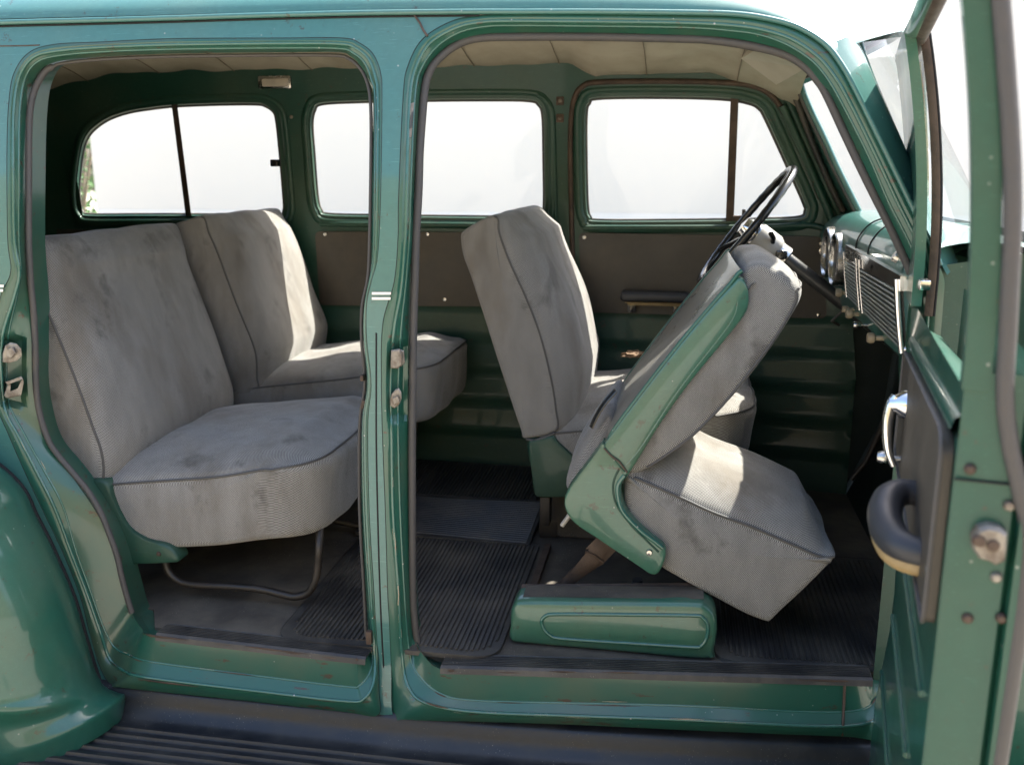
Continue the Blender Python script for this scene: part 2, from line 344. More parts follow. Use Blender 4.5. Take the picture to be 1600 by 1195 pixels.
def plate(name, poly, Y0, th, m, parent=None, rim=0.006, sgn=-1, fy=None, inset_steps=None):
    """side plate cut to an outline in the X-Z plane, with a rolled edge; faces the camera side"""
    P = [Vector(p) for p in poly]; n = len(P)
    area = sum(P[i].x * P[(i + 1) % n].y - P[(i + 1) % n].x * P[i].y for i in range(n))
    nr = []
    for i in range(n):
        t = (P[(i + 1) % n] - P[i - 1]).normalized(); q = Vector((t.y, -t.x)); nr.append(q if area > 0 else -q)
    rows = []
    steps = inset_steps or [(0, th), (0, rim), (rim * 0.3, rim * 0.3), (rim, 0)]
    for ins, dy in steps:
        rows.append([Vector((p.x - k.x * ins, Y0 + (dy if sgn < 0 else -dy), p.y - k.y * ins)) for p, k in zip(P, nr)])
    for r_ in range(len(rows)):
        if steps[r_][0] > 0:
            for _ in range(2): rows[r_] = [(rows[r_][i - 1] + rows[r_][i] * 2 + rows[r_][(i + 1) % n]) / 4 for i in range(n)]
    V = [p for r in rows for p in r]; F = []
    for i in range(len(rows) - 1):
        for j in range(n): F.append((i * n + j, i * n + (j + 1) % n, (i + 1) * n + (j + 1) % n, (i + 1) * n + j))
    for rg in (rows[-1], rows[0]):
        pl = [Vector((p.x, p.z)) for p in rg]; y_ = rg[0].y
        vv, _, ff_, _, _, _ = delaunay_2d_cdt(pl, [(i, (i + 1) % n) for i in range(n)], [], 0, 1e-7)
        tp_ = [(p.x, p.y) for p in pl]; b = len(V); V += [Vector((v.x, y_, v.y)) for v in vv]
        for f in ff_:
            c = sum((vv[k] for k in f), Vector((0, 0))) / len(f)
            if inside(c, tp_): F.append(tuple(b + k for k in f))
    bm = bmesh.new(); bv = [bm.verts.new(v) for v in V]
    for f in F:
        try: bm.faces.new([bv[k] for k in f])
        except ValueError: pass
    bmesh.ops.remove_doubles(bm, verts=bm.verts, dist=2e-5)
    return from_bm(name, bm, m, parent, 40)

class Pad:
    """upholstered block: an X-Z outline swept across Y, with rounded sides, a crowned middle and rounded plan corners"""
    def __init__(s, prof, y0, y1, r=0.02, crown=0.03, wt=None, plan_r=0.0, plan_w=None, n=120, ny=26, bulge=0.012, lump=0.0055, seed=1, cexp=4.5, dirv=None):
        s.cexp = cexp; s.dirv = dirv
        s.P = resample([Vector(p) for p in prof], n, True); s.n = n; P = s.P
        s.c = sum(P, Vector((0, 0))) / n
        area = sum(P[i].x * P[(i + 1) % n].y - P[(i + 1) % n].x * P[i].y for i in range(n)); s.N = []
        for i in range(n):
            t = (P[(i + 2) % n] - P[i - 2]).normalized(); q = Vector((t.y, -t.x)); s.N.append(q if area > 0 else -q)
        s.y0, s.y1, s.r, s.crown, s.plan_r, s.bulge, s.ny, s.lump, s.seed = y0, y1, r, crown, plan_r, bulge, ny, lump, seed
        s.wt = [wt(p, q) if wt else 1.0 for p, q in zip(P, s.N)]; s.pw = [plan_w(p) if plan_w else 0.0 for p in P]
    def pt(s, i, y, inset=0.0, out=0.0):
        i %= s.n; p, q = s.P[i], s.N[i]; mid, half = (s.y0 + s.y1) / 2, (s.y1 - s.y0) / 2
        v = min(1, abs(y - mid) / half); cr = s.crown * s.wt[i] * (1 - v ** s.cexp)
        lum = s.lump * (math.sin(p.x * 23 + y * 17 + s.seed) * math.sin(p.y * 19 - y * 13 + s.seed * 2)) * (1 - v ** 6)
        if s.dirv: d = out + lum - inset; x, z = p.x + q.x * d + s.dirv[0] * cr, p.y + q.y * d + s.dirv[1] * cr
        else: d = cr - inset + out + lum; x, z = p.x + q.x * d, p.y + q.y * d
        if s.plan_r > 0 and s.pw[i] != 0:
            e = min(y - s.y0, s.y1 - y)
            if e < s.plan_r:
                t = (s.plan_r - e) / s.plan_r; x -= s.pw[i] * s.plan_r * (1 - math.sqrt(max(0, 1 - t * t)))
        return Vector((x, y, z))
    def build(s, name, m, parent):
        rows = []; ys = []
        K = 5; a_ = [k / K * math.pi / 2 for k in range(K + 1)]
        sec = [(s.y0 + s.r * (1 - math.cos(a)) if False else s.y0 + s.r * (1 - math.sin(math.pi / 2 - (math.pi / 2 - a))) , s.r * (1 - math.cos(math.pi / 2 - a))) for a in a_]
        sec = [(s.y0 + s.r * (1 - math.cos(a)), s.r * (1 - math.sin(a))) for a in a_]
        ymid = [s.y0 + s.r + (s.y1 - s.y0 - 2 * s.r) * k / s.ny for k in range(1, s.ny)]
        # denser near the ends so that plan corners stay round
        full = sec + [(y, 0) for y in sorted(set(ymid + [s.y0 + s.r + t for t in (0.012, 0.03, 0.05, 0.08)] + [s.y1 - s.r - t for t in (0.012, 0.03, 0.05, 0.08)]))] + [(s.y1 + s.y0 - y, i) for y, i in reversed(sec)]
        V = []; F = []; UV = []; n = s.n; arc = [0]
        for i in range(n): arc.append(arc[-1] + (s.P[(i + 1) % n] - s.P[i]).length)
        def cap(y, sg):
            ring0 = [s.pt(i, y, s.r) for i in range(n)]; b = len(V)
            c = sum(ring0, Vector()) / n; rg = ring0
            for t in (1.0, 0.8, 0.55, 0.3):
                if t < 1:
                    for _ in range(14): rg = [(rg[i - 1] + rg[i] * 2 + rg[(i + 1) % n]) / 4 for i in range(n)]
                for p in rg:
                    q = c.lerp(p, t); q.y = y + sg * s.bulge * (1 - t * t); V.append(q); UV.append((q.x, q.z))
            V.append(Vector((c.x, y + sg * s.bulge, c.z))); UV.append((c.x, c.z))
            for k in range(3):
                for j in range(n):
                    q = (b + k * n + j, b + k * n + (j + 1) % n, b + (k + 1) * n + (j + 1) % n, b + (k + 1) * n + j); F.append(q if sg > 0 else q[::-1])
            for j in range(n):
                q = (b + 3 * n + j, b + 3 * n + (j + 1) % n, b + 4 * n); F.append(q if sg > 0 else q[::-1])
        b0 = 0
        for y, ins in full:
            for i in range(n): V.append(s.pt(i, y, ins)); UV.append((arc[i], y))
        for k in range(len(full) - 1):
            for j in range(n): F.append((k * n + j, (k + 1) * n + j, (k + 1) * n + (j + 1) % n, k * n + (j + 1) % n))
        cap(s.y0, -1); cap(s.y1, 1)
        me = bpy.data.meshes.new(name); me.from_pydata([tuple(v) for v in V], [], F); me.update()
        l = me.uv_layers.new(name='UVMap')
        for lp in me.loops: l.data[lp.index].uv = UV[lp.vertex_index]
        bm = bmesh.new(); bm.from_mesh(me); bmesh.ops.remove_doubles(bm, verts=bm.verts, dist=1e-5); bmesh.ops.recalc_face_normals(bm, faces=bm.faces); bm.to_mesh(me); bm.free()
        me.polygons.foreach_set('use_smooth', [True] * len(me.polygons)); me.materials.append(M[m])
        o = bpy.data.objects.new(name, me); COL.objects.link(o); fix_parent(o, parent); return o
    def nearest(s, x, z): return min(range(s.n), key=lambda i: (s.P[i] - Vector((x, z))).length)
    def welt(s, i0, i1, y, ins=0.25):
        """points along the outline from index i0 to i1 (forwards) at side y"""
        k = i0; out = []
        while True:
            out.append(s.pt(k, y, s.r * ins, 0.0)); 
            if k % s.n == i1 % s.n: break
            k += 1
        return out
    def across(s, i, ya, yb, n=30): return [s.pt(i, ya + (yb - ya) * k / n, 0, 0.001) for k in range(n + 1)]
def poly_px(pts, Y, n=6, closed=True, smooth=True):
    """an outline on the plane Y, from sight lines; returns (x, z)"""
    w = [atY(a, b, Y) for a, b in pts]; q = [Vector((p.x, p.z)) for p in w]
    return cat(q, n, closed) if smooth else q

# ================================================================== setting
GZ = -0.02
gr = mesh('ground', [(-60, -40, GZ), (60, -40, GZ), (60, 60, GZ), (-60, 60, GZ)], [(0, 1, 2, 3)], 'ground'); gr['kind'] = 'structure'
wl = thing('white_wall', 'plain white wall standing behind the car, seen through all its windows', 'wall', (3, 7.2, 0))
wx0 = atY(146, 270, 7.2).x
tw_ = box('bounce_wall', (-1, -11, 2.4), (40, 0.3, 4.9), 'tanwall', None, 0.01)  # added out of frame: blocks low sky, bounces warm light onto the car
top(tw_, 'unseen tan wall added behind the camera to give warm fill and reflections', 'wall')
for z0, hh_ in ((GZ, 1.20), (GZ + 1.2, 3.7)):                  # a low course and a tall smooth one
    box('wall_panel', ((wx0 + 16) / 2, 7.3, z0 + hh_ / 2), (16 - wx0, 0.2, hh_ - 0.001), 'wall', wl, 0.0012)

# ================================================================== the car
car = thing('station_wagon', 'old green station wagon with worn paint, its front door open and seats inside', 'car', (-0.5, 0.75, 0.2))
FLOOR = 0.485
def lerp(a, b, t): return a + (b - a) * t
# ---- stations round the door openings: A skin edge, B ridge, C1 crease, C seal edge; kind s side, t top, b sill, c corner, f front hidden
RO = [((640, 1124), (672, 1100), (690, 1084), (689, 1045), 'b'), ((614, 1116), (641, 1078), (655, 1055), (661, 1022), 'c'),
 ((611, 1040), (629, 1031), (640, 1020), (648, 990), 's'), ((606, 930), (623, 930), (632, 930), (643, 930), 's'), ((602, 795), (614, 795), (625, 795), (638, 795), 's'),
 ((598, 690), (612, 680), (622, 680), (637, 680), 's'), ((596, 600), (610, 600), (622, 600), (637, 600), 's'), ((598, 507), (616, 515), (627, 510), (638, 507), 's'),
 ((616, 440), (627, 450), (634, 440), (641, 440), 's'), ((622, 371), (633, 371), (639, 371), (646, 371), 's'), ((623, 304), (635, 300), (641, 300), (648, 300), 's'),
 ((630, 152), (640, 155), (648, 150), (659, 140), 's'), ((637, 105), (650, 105), (659, 105), (672, 103), 's'), ((660, 62), (672, 68), (684, 72), (697, 77), 's'),
 ((705, 34), (712, 44), (717, 51), (727, 61), 't'), ((749, 25), (752, 35), (755, 42), (760, 54), 't'), ((800, 22), (800, 33), (800, 40), (800, 52), 't'),
 ((930, 22), (930, 34), (930, 41), (930, 52), 't'), ((1070, 24), (1070, 36), (1070, 43), (1070, 56), 't'), ((1144, 25), (1144, 40), (1142, 48), (1140, 60), 't'),
 ((1195, 32), (1192, 47), (1189, 55), (1184, 68), 't'), ((1246, 47), (1238, 62), (1232, 71), (1224, 80), 't'), ((1289, 74), (1277, 88), (1270, 96), (1258, 102), 't'),
 ((1316, 108), (1303, 118), (1295, 126), (1280, 128), 't'), ((1340, 152), (1328, 160), (1318, 166), (1303, 158), 't'), ((1381, 236), (1368, 242), (1358, 245), (1343, 243), 't'),
 ((1414, 304), (1400, 310), (1388, 314), (1374, 308), 't'), ((1470, 420), (1440, 395), (1428, 396), (1414, 391), 't'), ((1474, 470), (1450, 465), (1438, 462), (1424, 440), 's'),
 ((1462, 600), (1442, 600), (1430, 600), (1414, 600), 's'), ((1440, 850), (1420, 850), (1410, 850), (1396, 850), 's'), ((1418, 1040), (1400, 1040), (1392, 1035), (1382, 1010), 's'),
 ((1395, 1150), (1380, 1110), (1372, 1085), (1364, 1063), 'c'), ((1316, 1150), (1316, 1134), (1316, 1112), (1316, 1064), 'b'), ((1070, 1140), (1070, 1124), (1070, 1102), (1070, 1054), 'b'),
 ((900, 1132), (900, 1118), (900, 1098), (900, 1050), 'b'), ((746, 1127), (746, 1112), (746, 1094), (746, 1046), 'b')]
LO = [((202, 1075), (230, 1058), (240, 1034), (243, 994), 'b'), ((172, 1068), (195, 1048), (200, 1022), (222, 982), 'c'), ((152, 1030), (172, 1030), (178, 1010), (208, 960), 's'),
 ((138, 980), (156, 985), (162, 980), (200, 935), 's'), ((125, 930), (137, 930), (142, 925), (192, 905), 's'), ((98, 862), (111, 862), (118, 858), (176, 850), 's'),
 ((66, 795), (86, 795), (98, 790), (147, 795), 's'), ((38, 735), (56, 735), (66, 730), (107, 737), 's'), ((14, 680), (28, 680), (36, 675), (72, 692), 's'),
 ((-6, 630), (8, 640), (14, 630), (56, 640), 's'), ((-12, 570), (1, 570), (10, 570), (50, 590), 's'), ((-8, 510), (5, 520), (14, 518), (49, 530), 's'),
 ((2, 460), (22, 465), (26, 463), (45, 465), 's'), ((17, 424), (30, 425), (32, 422), (41, 420), 's'), ((12, 371), (22, 371), (29, 371), (39, 371), 's'),
 ((11, 236), (20, 236), (29, 236), (40, 236), 's'), ((14, 160), (22, 162), (31, 165), (43, 170), 's'), ((22, 115), (31, 118), (39, 122), (50, 132), 's'),
 ((45, 83), (52, 90), (58, 97), (66, 106), 't'), ((85, 70), (88, 80), (92, 87), (98, 95), 't'), ((160, 66), (160, 74), (160, 81), (160, 89), 't'),
 ((270, 61), (270, 70), (270, 77), (270, 84), 't'), ((440, 60), (440, 68), (440, 75), (440, 82), 't'), ((535, 60), (533, 69), (531, 76), (528, 82), 't'),
 ((562, 68), (557, 76), (552, 83), (547, 88), 't'), ((583, 85), (576, 92), (570, 98), (563, 103), 't'), ((595, 115), (587, 120), (581, 125), (577, 128), 's'),
 ((597, 155), (591, 158), (587, 160), (583, 162), 's'), ((595, 304), (590, 304), (586, 304), (581, 304), 's'), ((590, 400), (587, 400), (584, 400), (580, 400), 's'),
 ((580, 440), (579, 440), (578, 440), (577, 440), 's'), ((573, 475), (572, 478), (571, 478), (569, 478), 's'), ((573, 529), (571, 529), (570, 529), (568, 529), 's'),
 ((580, 600), (578, 600), (576, 600), (573, 600), 's'), ((575, 662), (571, 662), (568, 662), (565, 662), 's'), ((577, 795), (573, 795), (569, 795), (565, 795), 's'),
 ((585, 930), (580, 930), (577, 930), (572, 930), 's'), ((590, 1010), (585, 1010), (582, 1010), (576, 1000), 's'), ((592, 1080), (585, 1060), (580, 1045), (574, 1022), 'c'),
 ((590, 1117), (570, 1090), (562, 1070), (560, 1029), 'b'), ((540, 1112), (540, 1095), (540, 1072), (540, 1030), 'b'), ((400, 1096), (400, 1079), (400, 1055), (400, 1013), 'b')]
DEP = {'s': (0, .006, .018, .048), 't': (0, .004, .014, .04), 'b': (-.042, -.056, -.032, -.026), 'c': (-.02, -.028, -.008, .004)}
NS = 8
def station_loops(ST):
    loops = []
    for k in range(4):
        loops.append(cat([Vector((s[k][0], s[k][1], DEP[s[4]][k])) for s in ST], NS, True))
    return loops
def pocket(x, y, px0, py0, px1, py1, soft=7):
    dx = max(px0 - x, x - px1, 0); dy = max(py0 - y, y - py1, 0); d = math.hypot(dx, dy)
    return max(0.0, 1 - d / soft) if d > 0 else 1.0
def dent(x, y):
    return 0.016 * pocket(x, y, 613, 540, 630, 652, 8) + 0.016 * pocket(x, y, 8, 532, 34, 628, 8)
def frame(name, ST, parent, m):
    A, B, C1, C = station_loops(ST); rows = []
    segs = [(A, B, 4), (B, C1, 4), (C1, C, 10)]
    for P0, P1, k in segs:
        for j in range(k + (1 if P1 is C else 0)):
            t = j / k; row = []
            for a, b in zip(P0, P1):
                q = a.lerp(b, t); d = q.z
                if P0 is A: d -= 0.004 * math.sin(math.pi * t)              # rolled bead
                row.append(onS(q.x, q.y, d + dent(q.x, q.y)))
            rows.append(row)
    c = rows[-1]; n = len(c); cx = sum(p.x for p in c) / n; cz = sum(p.z for p in c) / n
    for k, dy in ((0.006, 0.035), (0.012, 0.09)):
        rows.append([Vector((p.x + (k if p.x > cx else -k), p.y + dy, p.z + (-0.016 if p.z < 0.7 else (k if p.z > cz else -k)))) for p in c])
    return grid(name, rows, m, parent, cu=True, sharp=28)
jr = frame('door_frame', RO, car, 'paint_rust'); jl = frame('door_frame', LO, car, 'paint_rust')
jr['label'] = 'green front door opening with rounded corners'; jl['label'] = 'green rear door opening with rounded corners'
def loop_tube(nm, ST, k, dd, r, m, par, keep=None, off=(0, 0)):
    lp = station_loops(ST)[k]
    if keep: lp = lp[keep[0] * NS:keep[1] * NS + 1]
    return tube(nm, [onS(q.x + off[0], q.y + off[1], q.z + dd + dent(q.x, q.y)) for q in lp], r, m, par, closed=not keep, seg=8)
loop_tube('frame_groove', RO, 0, 0.0002, 0.0011, 'firewall', jr, (1, 27)); loop_tube('frame_groove', LO, 0, 0.0002, 0.0011, 'firewall', jl, (1, 39))
loop_tube('frame_bead', RO, 1, 0.0, 0.0042, 'paint_edge', jr); loop_tube('frame_bead', LO, 1, 0.0, 0.0042, 'paint_edge', jl)
loop_tube('frame_bead', RO, 2, 0.001, 0.0030, 'paint_edge', jr); loop_tube('frame_bead', LO, 2, 0.001, 0.0030, 'paint_edge', jl)
# the outer skin above, left of and between the openings
AR = station_loops(RO)[0]; AL = station_loops(LO)[0]
DRIP = [(-150, 42), (0, 35.5), (135, 32), (270, 28.5), (400, 24.5), (540, 21), (640, 19.5), (749, 18.5)]
ar = [(p.x, p.y) for p in AR]; al = [(p.x, p.y) for p in AL]
iR = [k * NS for k in range(len(RO))]; iL = [k * NS for k in range(len(LO))]
skin_out = [(p.x, p.y) for p in cat([Vector(p) for p in DRIP], 6)]
skin_out += [ar[k] for k in range(iR[15], iR[1] - 1, -1)]
skin_out += [al[k] for k in range(iL[39], iL[1] - 1, -1)]
skin_out += [(-150, 1068)]
depA = {}
def skin_fn(x, y): return onS(x, y, -0.0005 + (-.026 * max(0, min(1, (y - 1040) / 70))))
skin = sheet('body_side', skin_out, [], 11, skin_fn, 'paint_out', car)
# drip rail over both doors
rail_px = DRIP + [(800, 18.5), (930, 18.5), (1070, 20), (1144, 22), (1195, 28.5), (1246, 42.5), (1289, 69), (1316, 103), (1340, 147), (1381, 231), (1414, 299), (1470, 414)]
rail = [onS(p.x, p.y, -0.006) for p in cat([Vector(p) for p in rail_px], 8)]
tube('drip_rail', rail, 0.0058, 'paint_out', car, seg=10, flat=1.0)
tube('rail_groove', [onS(p.x, p.y + 6.5, -0.0005) for p in cat([Vector(p) for p in DRIP], 8)], 0.0024, 'dark', car, seg=6)
tube('panel_seam', [onS(p[0], p[1], -0.0003) for p in [(-150, 73), (0, 72.5), (40, 72), (62, 71)]], 0.0016, 'rust', skin, seg=6)
tube('paint_crack', [onS(p[0], p[1], -0.002) for p in [(645, 19), (650, 28), (656, 36), (661, 47), (668, 57)]], 0.0024, 'rust', skin, seg=6)
# groove down the centre pillar, and its foot
tube('pillar_groove', [onS(p.x, p.y, 0.0) for p in cat([Vector(p) for p in [(588, 520), (588, 600), (588, 690), (590, 795), (594, 930), (599, 1031), (606, 1105)]], 6)], 0.0022, 'dark', skin, seg=6)
def quad_px(name, pts, d0, d1, m, parent, bev=0.001):
    """a thin raised strip on the near body side"""
    f = [onS(x, y, d0) for x, y in pts]; b = [onS(x, y, d1) for x, y in pts]; n = len(pts)
    F = [tuple(range(n))] + [(i, n + i, n + (i + 1) % n, (i + 1) % n) for i in range(n)]
    return mesh(name, f + b, F, m, parent)
def stripe(x0, x1, y0, y1, parent): return quad_px('chrome_stripe', [(x0, y0), (x1, y0), (x1 - .5, y1), (x0, y1)], -.0045, .001, 'white', parent)
stripe(581, 611, 456.5, 460.5, skin); stripe(581, 610.5, 464.5, 468.5, skin); stripe(-40, 6, 445, 449, skin); stripe(-40, 5, 452, 456, skin)
# belt plate (raised) on the pillar
bp = [(585, 437), (617, 440), (613, 462), (606, 482), (599, 505), (596, 550), (596, 600), (576, 598), (574, 548), (571, 525), (571, 480), (579, 448)]
def plate_on(name, pts, d, edge, m, parent, n=5):
    c = cat([Vector(p) for p in pts], n, True); cx = sum(p.x for p in c) / len(c); cy = sum(p.y for p in c) / len(c)
    rows = [[onS(p.x, p.y, 0.002) for p in c], [onS(p.x, p.y, d * 0.4) for p in c]]
    for t in (edge, edge * 2.2): rows.append([onS(p.x + (cx - p.x) * t, p.y + (cy - p.y) * t * 0.15, d) for p in c])
    o = grid(name, rows, m, parent, cu=True)
    return o
# seals
SEAL_R = [(655, 1013), (650, 990), (647, 960), (645, 930), (644, 795), (644, 680), (645, 600), (646, 507), (648, 440), (650, 371), (654, 300), (656, 236), (660, 180), (664, 137), (670, 115), (681, 97), (708, 74), (742, 61), (800, 58), (930, 58), (1070, 61), (1110, 63), (1161, 70), (1212, 81), (1240, 92), (1262, 108), (1276, 124), (1291, 147), (1323, 216), (1357, 287), (1395, 363), (1425, 430)]
SEAL_L = [(206, 957), (198, 930), (190, 900), (184, 872), (174, 842), (157, 800), (136, 765), (111, 735), (90, 710), (76, 688), (63, 650), (57, 610), (56, 570), (55, 530), (52, 480), (48, 440), (46, 400), (45, 371), (45, 300), (45, 236), (46, 190), (49, 160), (57, 134), (71, 112), (84, 104), (100, 99), (160, 93), (270, 88.5), (440, 86.5), (524, 87), (545, 92), (561, 105), (572, 124), (578, 150), (580, 200), (579, 300), (577, 400), (574, 440), (566, 478), (565, 529), (570, 600), (562, 662), (562, 795), (569, 930), (572, 1000)]
sr = tube('weatherstrip', [onS(p.x, p.y, 0.046) for p in cat([Vector(p) for p in SEAL_R], 6)], 0.0088, 'strip', car, seg=10)
nl = len(SEAL_L); rl = [0.0072 if i < 24 * 6 else 0.0038 for i in range((nl - 1) * 6 + 1)]
slf = tube('weatherstrip', [onS(p.x, p.y, 0.046) for p in cat([Vector(p) for p in SEAL_L], 6)], rl, 'strip', car, seg=10)

def chips(name, spots, m, par):
    V = []; F = []
    for lp_, i0_, ln, jx, jy, r, dd in spots:
        pts = [onS(lp_[(i0_ + j) % len(lp_)].x + jx, lp_[(i0_ + j) % len(lp_)].y + jy, lp_[(i0_ + j) % len(lp_)].z + dd) for j in range(ln + 1)]
        b = len(V)
        for j, p in enumerate(pts):
            rr = r * (0.25 + math.sin(math.pi * j / max(1, len(pts) - 1)) * random.uniform(0.6, 1.1)); t = (pts[min(len(pts) - 1, j + 1)] - pts[max(0, j - 1)]).normalized(); nn = t.cross(Vector((0, 1, 0))).normalized()
            V += [p + nn * rr, p + Vector((0, -rr * 0.35, 0)), p - nn * rr * random.uniform(.5, 1.2)]
        for j in range(len(pts) - 1):
            for k in range(2): F.append((b + j * 3 + k, b + j * 3 + k + 1, b + (j + 1) * 3 + k + 1, b + (j + 1) * 3 + k))
    o = mesh(name, V, F, m, par); o['kind'] = 'stuff'; return o
for ST, par in ((RO, jr), (LO, jl)):
    LP = station_loops(ST); NL = len(LP[0]); rust_s = []; pale_s = []
    low = [i for i in range(NL) if LP[1][i].y > 700]; sill = [i for i in range(NL) if LP[1][i].y > 1030]
    for _ in range(26): k = random.choice((1, 1, 2)); pale_s.append((LP[k], random.choice(low), random.choice((1, 1, 2)), random.uniform(-3, 3), random.uniform(-4, 4), random.uniform(.0006, .0013), -0.0035))
    for _ in range(30): k = random.choice((3, 3, 3, 1, 2)); rust_s.append((LP[k], random.choice(sill), random.choice((1, 2, 3, 5)), random.uniform(-2, 2), random.uniform(-2, 5), random.uniform(.0010, .0030), -0.0035))
    chips('paint_chips', pale_s, 'knob', par); chips('rust_patches', rust_s, 'rust', par)
# latches and strikers on the jambs (each a little stack of bent steel)
def steel_bits(name, bits, label=None):
    root = None
    for i, (pts, d0, d1) in enumerate(bits):
        c = [Vector(p) for p in pts]; n = len(c)
        f = [onS(p.x, p.y, d0) for p in c]; k = sum(f, Vector()) / n
        b = [onS(p.x, p.y, d1) for p in c]
        fi = [p.lerp(k, 0.14) + Vector((0, -0.002, 0)) for p in f]
        F = [tuple(2 * n + j for j in range(n))] + [(n + j, n + (j + 1) % n, (j + 1) % n, j) for j in range(n)] + [(j, (j + 1) % n, 2 * n + (j + 1) % n, 2 * n + j) for j in range(n)]
        o = mesh(name if root is None else 'latch_piece', f + b + fi, F, 'steel', root or car, 30)
        if root is None: root = o
    return root
steel_bits('door_striker', [([(611, 547), (624, 545), (629, 556), (628, 570), (622, 576), (610, 575)], -.006, .03), ([(624, 545), (631, 548), (633, 566), (627, 573)], .002, .03)])
steel_bits('door_latch', [([(612, 615), (618, 608), (623, 606), (627, 612), (628, 622), (624, 632), (617, 638), (610, 634), (609, 626)], .004, .03), ([(613, 622), (622, 618), (625, 628), (616, 632)], -.003, .012)])
steel_bits('door_striker', [([(4, 553), (8, 540), (16, 535), (26, 537), (33, 545), (34, 556), (26, 564), (14, 567), (4, 566)], .002, .03), ([(11, 545), (20, 542), (25, 552), (18, 560), (11, 556)], -.006, .01)])
steel_bits('door_latch', [([(8, 597), (33, 588), (36, 592), (12, 601)], .000, .03), ([(6, 618), (12, 600), (17, 600), (16, 612), (30, 606), (36, 592), (37, 598), (33, 618), (10, 622)], .004, .03)])
# small pull, latch tongue and hinge pin on the rear edge of the pillar
box('pin', onS(577, 995, 0.0), (0.014, 0.014, 0.034), 'rust', skin, 0.004)
for (x, y) in ((567, 590), (568, 633), (570, 628)): box('latch_tongue', onS(x, y, 0.03), (0.008, 0.02, 0.014), 'rust', skin, 0.003)
tube('sill_seam', [onS(a, b, d - .001) for a, b, d in [(1320, 1066, -.027), (1319, 1090, -.03), (1318, 1112, -.033), (1317, 1132, -.056), (1316, 1148, -.043)]], 0.003, 'rust', jr, seg=6)
tube('paint_chip', [onS(p[0], p[1], -.0008) for p in [(622, 915), (623, 928), (622, 945)]], 0.0013, 'knob', jr, seg=5)
# name plate on the jamb of the front door
quad_px('data_plate', [(642, 162), (647, 160), (643, 214), (638, 216)], 0.004, 0.03, 'steel', jr)
quad_px('plate_print', [(642.6, 176), (645.4, 175), (643, 200), (640.4, 201)], 0.002, 0.01, 'dial', jr)

# sill tread plates, ribbed black
def tread(p0, p1, w, d, nm):
    a, b = onS(*p0, d), onS(*p1, d); a.z = b.z = max(a.z, b.z) if False else (a.z + b.z) / 2
    prof = []; n = 7
    prof.append((-0.004, -0.012)); prof.append((0.0, 0.0))
    for k in range(n):
        y = 0.006 + k * (w - 0.012) / n; s = (w - 0.012) / n
        prof += [(y, 0.004), (y + s * 0.5, 0.004), (y + s * 0.6, 0.0), (y + s * 0.98, 0.0)]
    prof += [(w - 0.004, 0.003), (w, 0.0)]
    N_ = 12; rows = []
    for k in range(N_ + 1):
        t = k / N_; p = onS(lerp(p0[0], p1[0], t), lerp(p0[1], p1[1], t), d)
        rows.append([Vector((p.x, p.y + y, p.z + z)) for y, z in prof])
    return grid('tread_plate', rows, 'rubber', car, sharp=25)
tread((243, 992), (571, 1030), 0.06, -0.028, '')
tread((688, 1043.5), (1364, 1063), 0.065, -0.028, '')

# ---- rear fender: bulges towards the camera from the black seam
SEAM = cat([Vector(p) for p in [(-160, 640), (-60, 690), (0, 727), (37, 764), (57, 805), (81, 852), (115, 930), (135, 997), (152, 1051), (169, 1072), (199, 1082)]], 6)
LOW = [Vector(p) for p in [(199, 1109), (189, 1126), (162, 1146), (118, 1173), (88, 1200), (30, 1250), (-160, 1330)]]
SEAMX = SEAM + [Vector((199, 1400))]
def seam_dist(x, y):
    q = Vector((x, y)); best = 1e9
    for a, b in zip(SEAMX, SEAMX[1:]):
        ab = b - a; t = max(0, min(1, (q - a).dot(ab) / ab.length_squared)); best = min(best, (q - a - ab * t).length)
    return best
def crease_y(x): return 1114 - 0.0016 * max(0, x) ** 2
def fender_fn(x, y):
    t = min(1.0, seam_dist(x, y) / 260.0); d = -0.30 * math.sqrt(max(0, 1 - (1 - t) ** 2)) ** 1.15 - 0.002
    k = (y - crease_y(x)) / 13.0; d -= 0.010 * math.exp(-k * k) * min(1, t * 3)
    d += 0.012 / (1 + math.exp(-2.2 * k)) * min(1, t * 3)
    return onS(x, y, d - (0.02 if False else 0))
fo = [(p.x, p.y) for p in SEAM] + [(p.x, p.y) for p in LOW]
fen = sheet('rear_fender', fo, [], 5.5, fender_fn, 'paint', car, sharp=80)
tube('beading', [onS(p.x, p.y, -0.006) for p in SEAM], 0.0055, 'dark', fen, seg=8)

# ---- running board: apron, cove and lengthwise ribs
rb = []
prof = [(0.03, 0.352), (-0.01, 0.350), (-0.03, 0.340), (-0.038, 0.318), (-0.044, 0.298), (-0.056, 0.282), (-0.076, 0.273), (-0.098, 0.271)]
prof = [(-0.004 + (a + 0.01) * 0.75 if a < -0.01 else a, b + (0.352 - b) * -0.0 + (0.012 if b < 0.30 else 0.0)) for a, b in prof]
y = -0.078
for k in range(16):
    prof += [(y, 0.283), (y - 0.004, 0.2895), (y - 0.013, 0.2905), (y - 0.017, 0.283), (y - 0.025, 0.2828)]; y -= 0.0275
prof += [(y, 0.283), (y - 0.02, 0.27), (y - 0.03, 0.215), (y - 0.03, 0.18)]
XS = [-2.2 + 3.0 * k / 60 for k in range(61)]
for X in XS: rb.append([Vector((X, yy + plan(X) * 0.9 - 0.012, zz)) for yy, zz in prof])
grid('running_board', rb, 'board', car, sharp=50)

